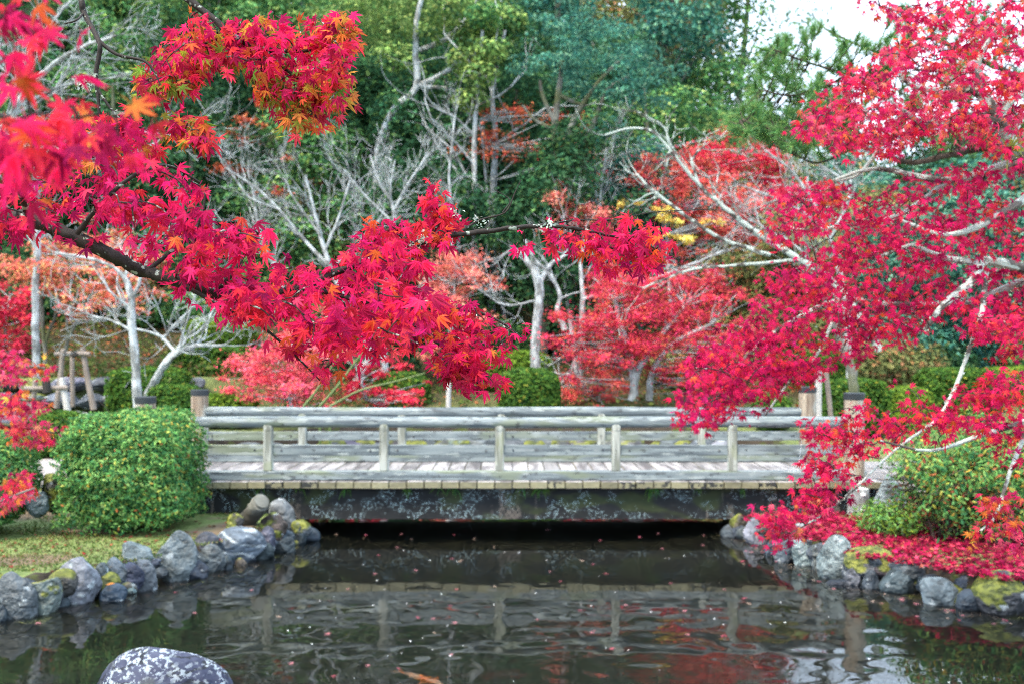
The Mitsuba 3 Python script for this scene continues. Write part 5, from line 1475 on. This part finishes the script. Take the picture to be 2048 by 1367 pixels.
# the two upper branches, from a limb above the frame
t.px([(-1200, 640, 2.1, 40), (-800, 120, 2.3, 30), (-300, -250, 2.6, 22), (100, -220, 2.7, 15), (372, -5, 2.75, 8), (434, 43, 2.75, 7), (454, 65, 2.75, 6.5), (519, 96, 2.75, 6), (581, 101, 2.75, 4.5), (625, 99, 2.75, 3), (690, 80, 2.75, 1.5)])
t.px([(525, 98, 2.75, 5), (564, 133, 2.75, 4), (595, 157, 2.75, 3), (640, 200, 2.75, 1.5)])
t.px([(454, 65, 2.75, 3), (400, 90, 2.7, 2), (340, 110, 2.7, 1.2)])
t.px([(100, -220, 2.7, 9), (150, -60, 2.6, 6.5), (161, 0, 2.55, 6), (167, 27, 2.55, 5.5), (196, 82, 2.5, 5), (196, 113, 2.5, 4.5), (190, 150, 2.5, 4.2), (195, 198, 2.5, 3.4), (198, 246, 2.5, 2)])
t.px([(197, 82, 2.5, 4), (232, 108, 2.5, 3.5), (284, 120, 2.5, 2.8), (305, 140, 2.5, 2), (320, 170, 2.5, 1.2)])
t.px([(195, 180, 2.5, 3), (219, 215, 2.5, 2.6), (246, 243, 2.5, 2.2), (307, 260, 2.5, 1.7), (370, 264, 2.5, 1.2)])
t.px([(166, 25, 2.55, 2.5), (150, 40, 2.5, 1.8), (126, 47, 2.5, 1.2)])
t.px([(190, 148, 2.5, 2.5), (175, 160, 2.5, 2.2), (155, 175, 2.5, 1.5)])
t.px([(-500, 360, 2.15, 14), (-300, 250, 1.6, 10), (-120, 220, 1.3, 8), (0, 230, 1.2, 6), (80, 250, 1.15, 4), (180, 230, 1.15, 2.5), (270, 225, 1.15, 1.5)])
t.px([(-120, 220, 1.3, 6), (-60, 80, 1.2, 5), (20, 30, 1.15, 3), (70, 70, 1.15, 2)])
put('branch', t.m.out(), 'dark_bark', key, smooth=50)
lic = Mesh()
for (x, y, Y, k) in ((163, 168, 2.5, 70), (825, 490, 2.55, 30), (770, 520, 2.55, 20), (845, 478, 2.58, 40), (905, 430, 2.62, 40), (1100, 450, 2.62, 24), (945, 622, 2.62, 24), (960, 440, 2.62, 24)):
    c = at(x, y, Y)
    d = g.normal(0, 1, (k, 3))
    pos = c + d * [0.012, 0.008, 0.009]
    v, f, cc = scatter(WIDE, pos, g.normal(size=(k, 3)), g.normal(size=(k, 3)), g.uniform(0.006, 0.013, k), palette([(3, 0.40, 0.52, 0.44), (2, 0.55, 0.64, 0.57)], k, 0.12, g=g))
    lic.add(v, f, cc)
put('lichen', lic.out(), 'dull_blade', key, color=lic.colors(), stuff=True)
tg = []
PL = [(0, 390), (60, 350), (130, 330), (230, 320), (330, 330), (395, 340), (415, 390), (400, 430), (440, 450), (500, 450), (540, 500), (600, 540), (680, 510), (720, 455), (800, 450), (850, 480), (850, 560), (880, 610), (870, 680), (840, 690), (820, 670), (760, 690), (690, 710), (660, 740), (600, 740), (560, 700), (500, 640), (440, 600), (380, 600), (310, 570), (300, 550), (260, 500), (200, 490), (130, 470), (60, 480), (0, 490)]
PC = [(650, 560), (760, 555), (860, 595), (905, 650), (960, 710), (975, 740), (930, 745), (880, 720), (840, 685), (760, 655), (690, 640)]
PC2 = [(770, 590), (900, 590), (1000, 630), (1050, 680), (1000, 710), (900, 680), (800, 650)]
PC3 = [(690, 485), (760, 440), (850, 450), (900, 465), (860, 540), (760, 565), (670, 550)]
PC4 = [(900, 690), (1000, 690), (985, 770), (965, 800), (940, 785), (900, 760), (865, 735)]
PT = [(830, 370), (870, 365), (905, 400), (925, 430), (905, 465), (860, 470), (840, 440)]
PR = [(975, 465), (1020, 475), (1100, 450), (1200, 445), (1290, 435), (1340, 470), (1320, 530), (1275, 555), (1230, 540), (1180, 510), (1100, 490), (1000, 495)]
PU = [(310, 100), (390, 35), (450, 25), (560, 40), (640, 30), (690, 25), (720, 85), (695, 140), (670, 170), (560, 140), (480, 130), (430, 110), (370, 130), (330, 130)]
PV = [(290, 120), (370, 125), (430, 105), (500, 125), (560, 130), (690, 130), (690, 215), (645, 245), (590, 258), (540, 205), (505, 150), (420, 130), (385, 180), (330, 200), (255, 150)]
PW_ = [(140, 230), (250, 210), (300, 260), (330, 300), (260, 330), (130, 330)]
PX = [(330, 245), (420, 240), (425, 275), (370, 285), (330, 270)]
PN = [(0, 0), (80, 0), (90, 60), (80, 130), (40, 150), (0, 140)]
PM = [(0, 220), (110, 210), (115, 290), (70, 330), (30, 370), (0, 380)]
for poly, n, Y, dY, pal, size in ((PL, 215, 2.3, 0.2, ['crimson', 'crimson', 'deep', 'scarlet'], 0.042), (PC, 52, 2.55, 0.12, ['crimson', 'scarlet', 'crimson'], 0.038), (PC2, 34, 2.6, 0.08, ['crimson', 'scarlet'], 0.038), (PC3, 40, 2.55, 0.1, ['scarlet', 'crimson'], 0.039), (PC4, 24, 2.55, 0.06, ['crimson', 'deep', 'scarlet'], 0.039), (PT, 16, 2.62, 0.06, 'scarlet', 0.041), (PR, 40, 2.66, 0.08, ['scarlet', 'crimson'], 0.040),
                                  (PU, 104, 2.75, 0.15, ['orange', 'scarlet', 'orange', 'crimson'], 0.043), (PV, 112, 2.75, 0.13, ['turning', 'orange', 'turning', 'scarlet'], 0.043), (PW_, 30, 2.45, 0.15, ['crimson', 'orange', 'scarlet'], 0.042), (PX, 12, 2.5, 0.05, ['turning', 'orange'], 0.046),
                                  (PN, 4, 1.1, 0.07, ['scarlet', 'scarlet', 'deep'], 0.041), (PM, 10, 1.1, 0.08, ['crimson', 'scarlet', 'deep', 'orange'], 0.041)):
    tg += grove(poly, n, Y, dY, pal, size, g)
for x, y, Y, pal in ((113, 60, 1.2, 'crimson'), (130, 190, 1.15, 'scarlet'), (273, 232, 1.15, 'scarlet'), (190, 283, 1.15, 'crimson'), (235, 273, 1.15, 'orange')):
    tg.append((at(x, y, Y), pal, 0.042))
leafy_twigs(t, key, tg, COLS, 0.06, BIG_LEAVES, 'maple_blade', g, per=6, offs=0.040, parts=300)
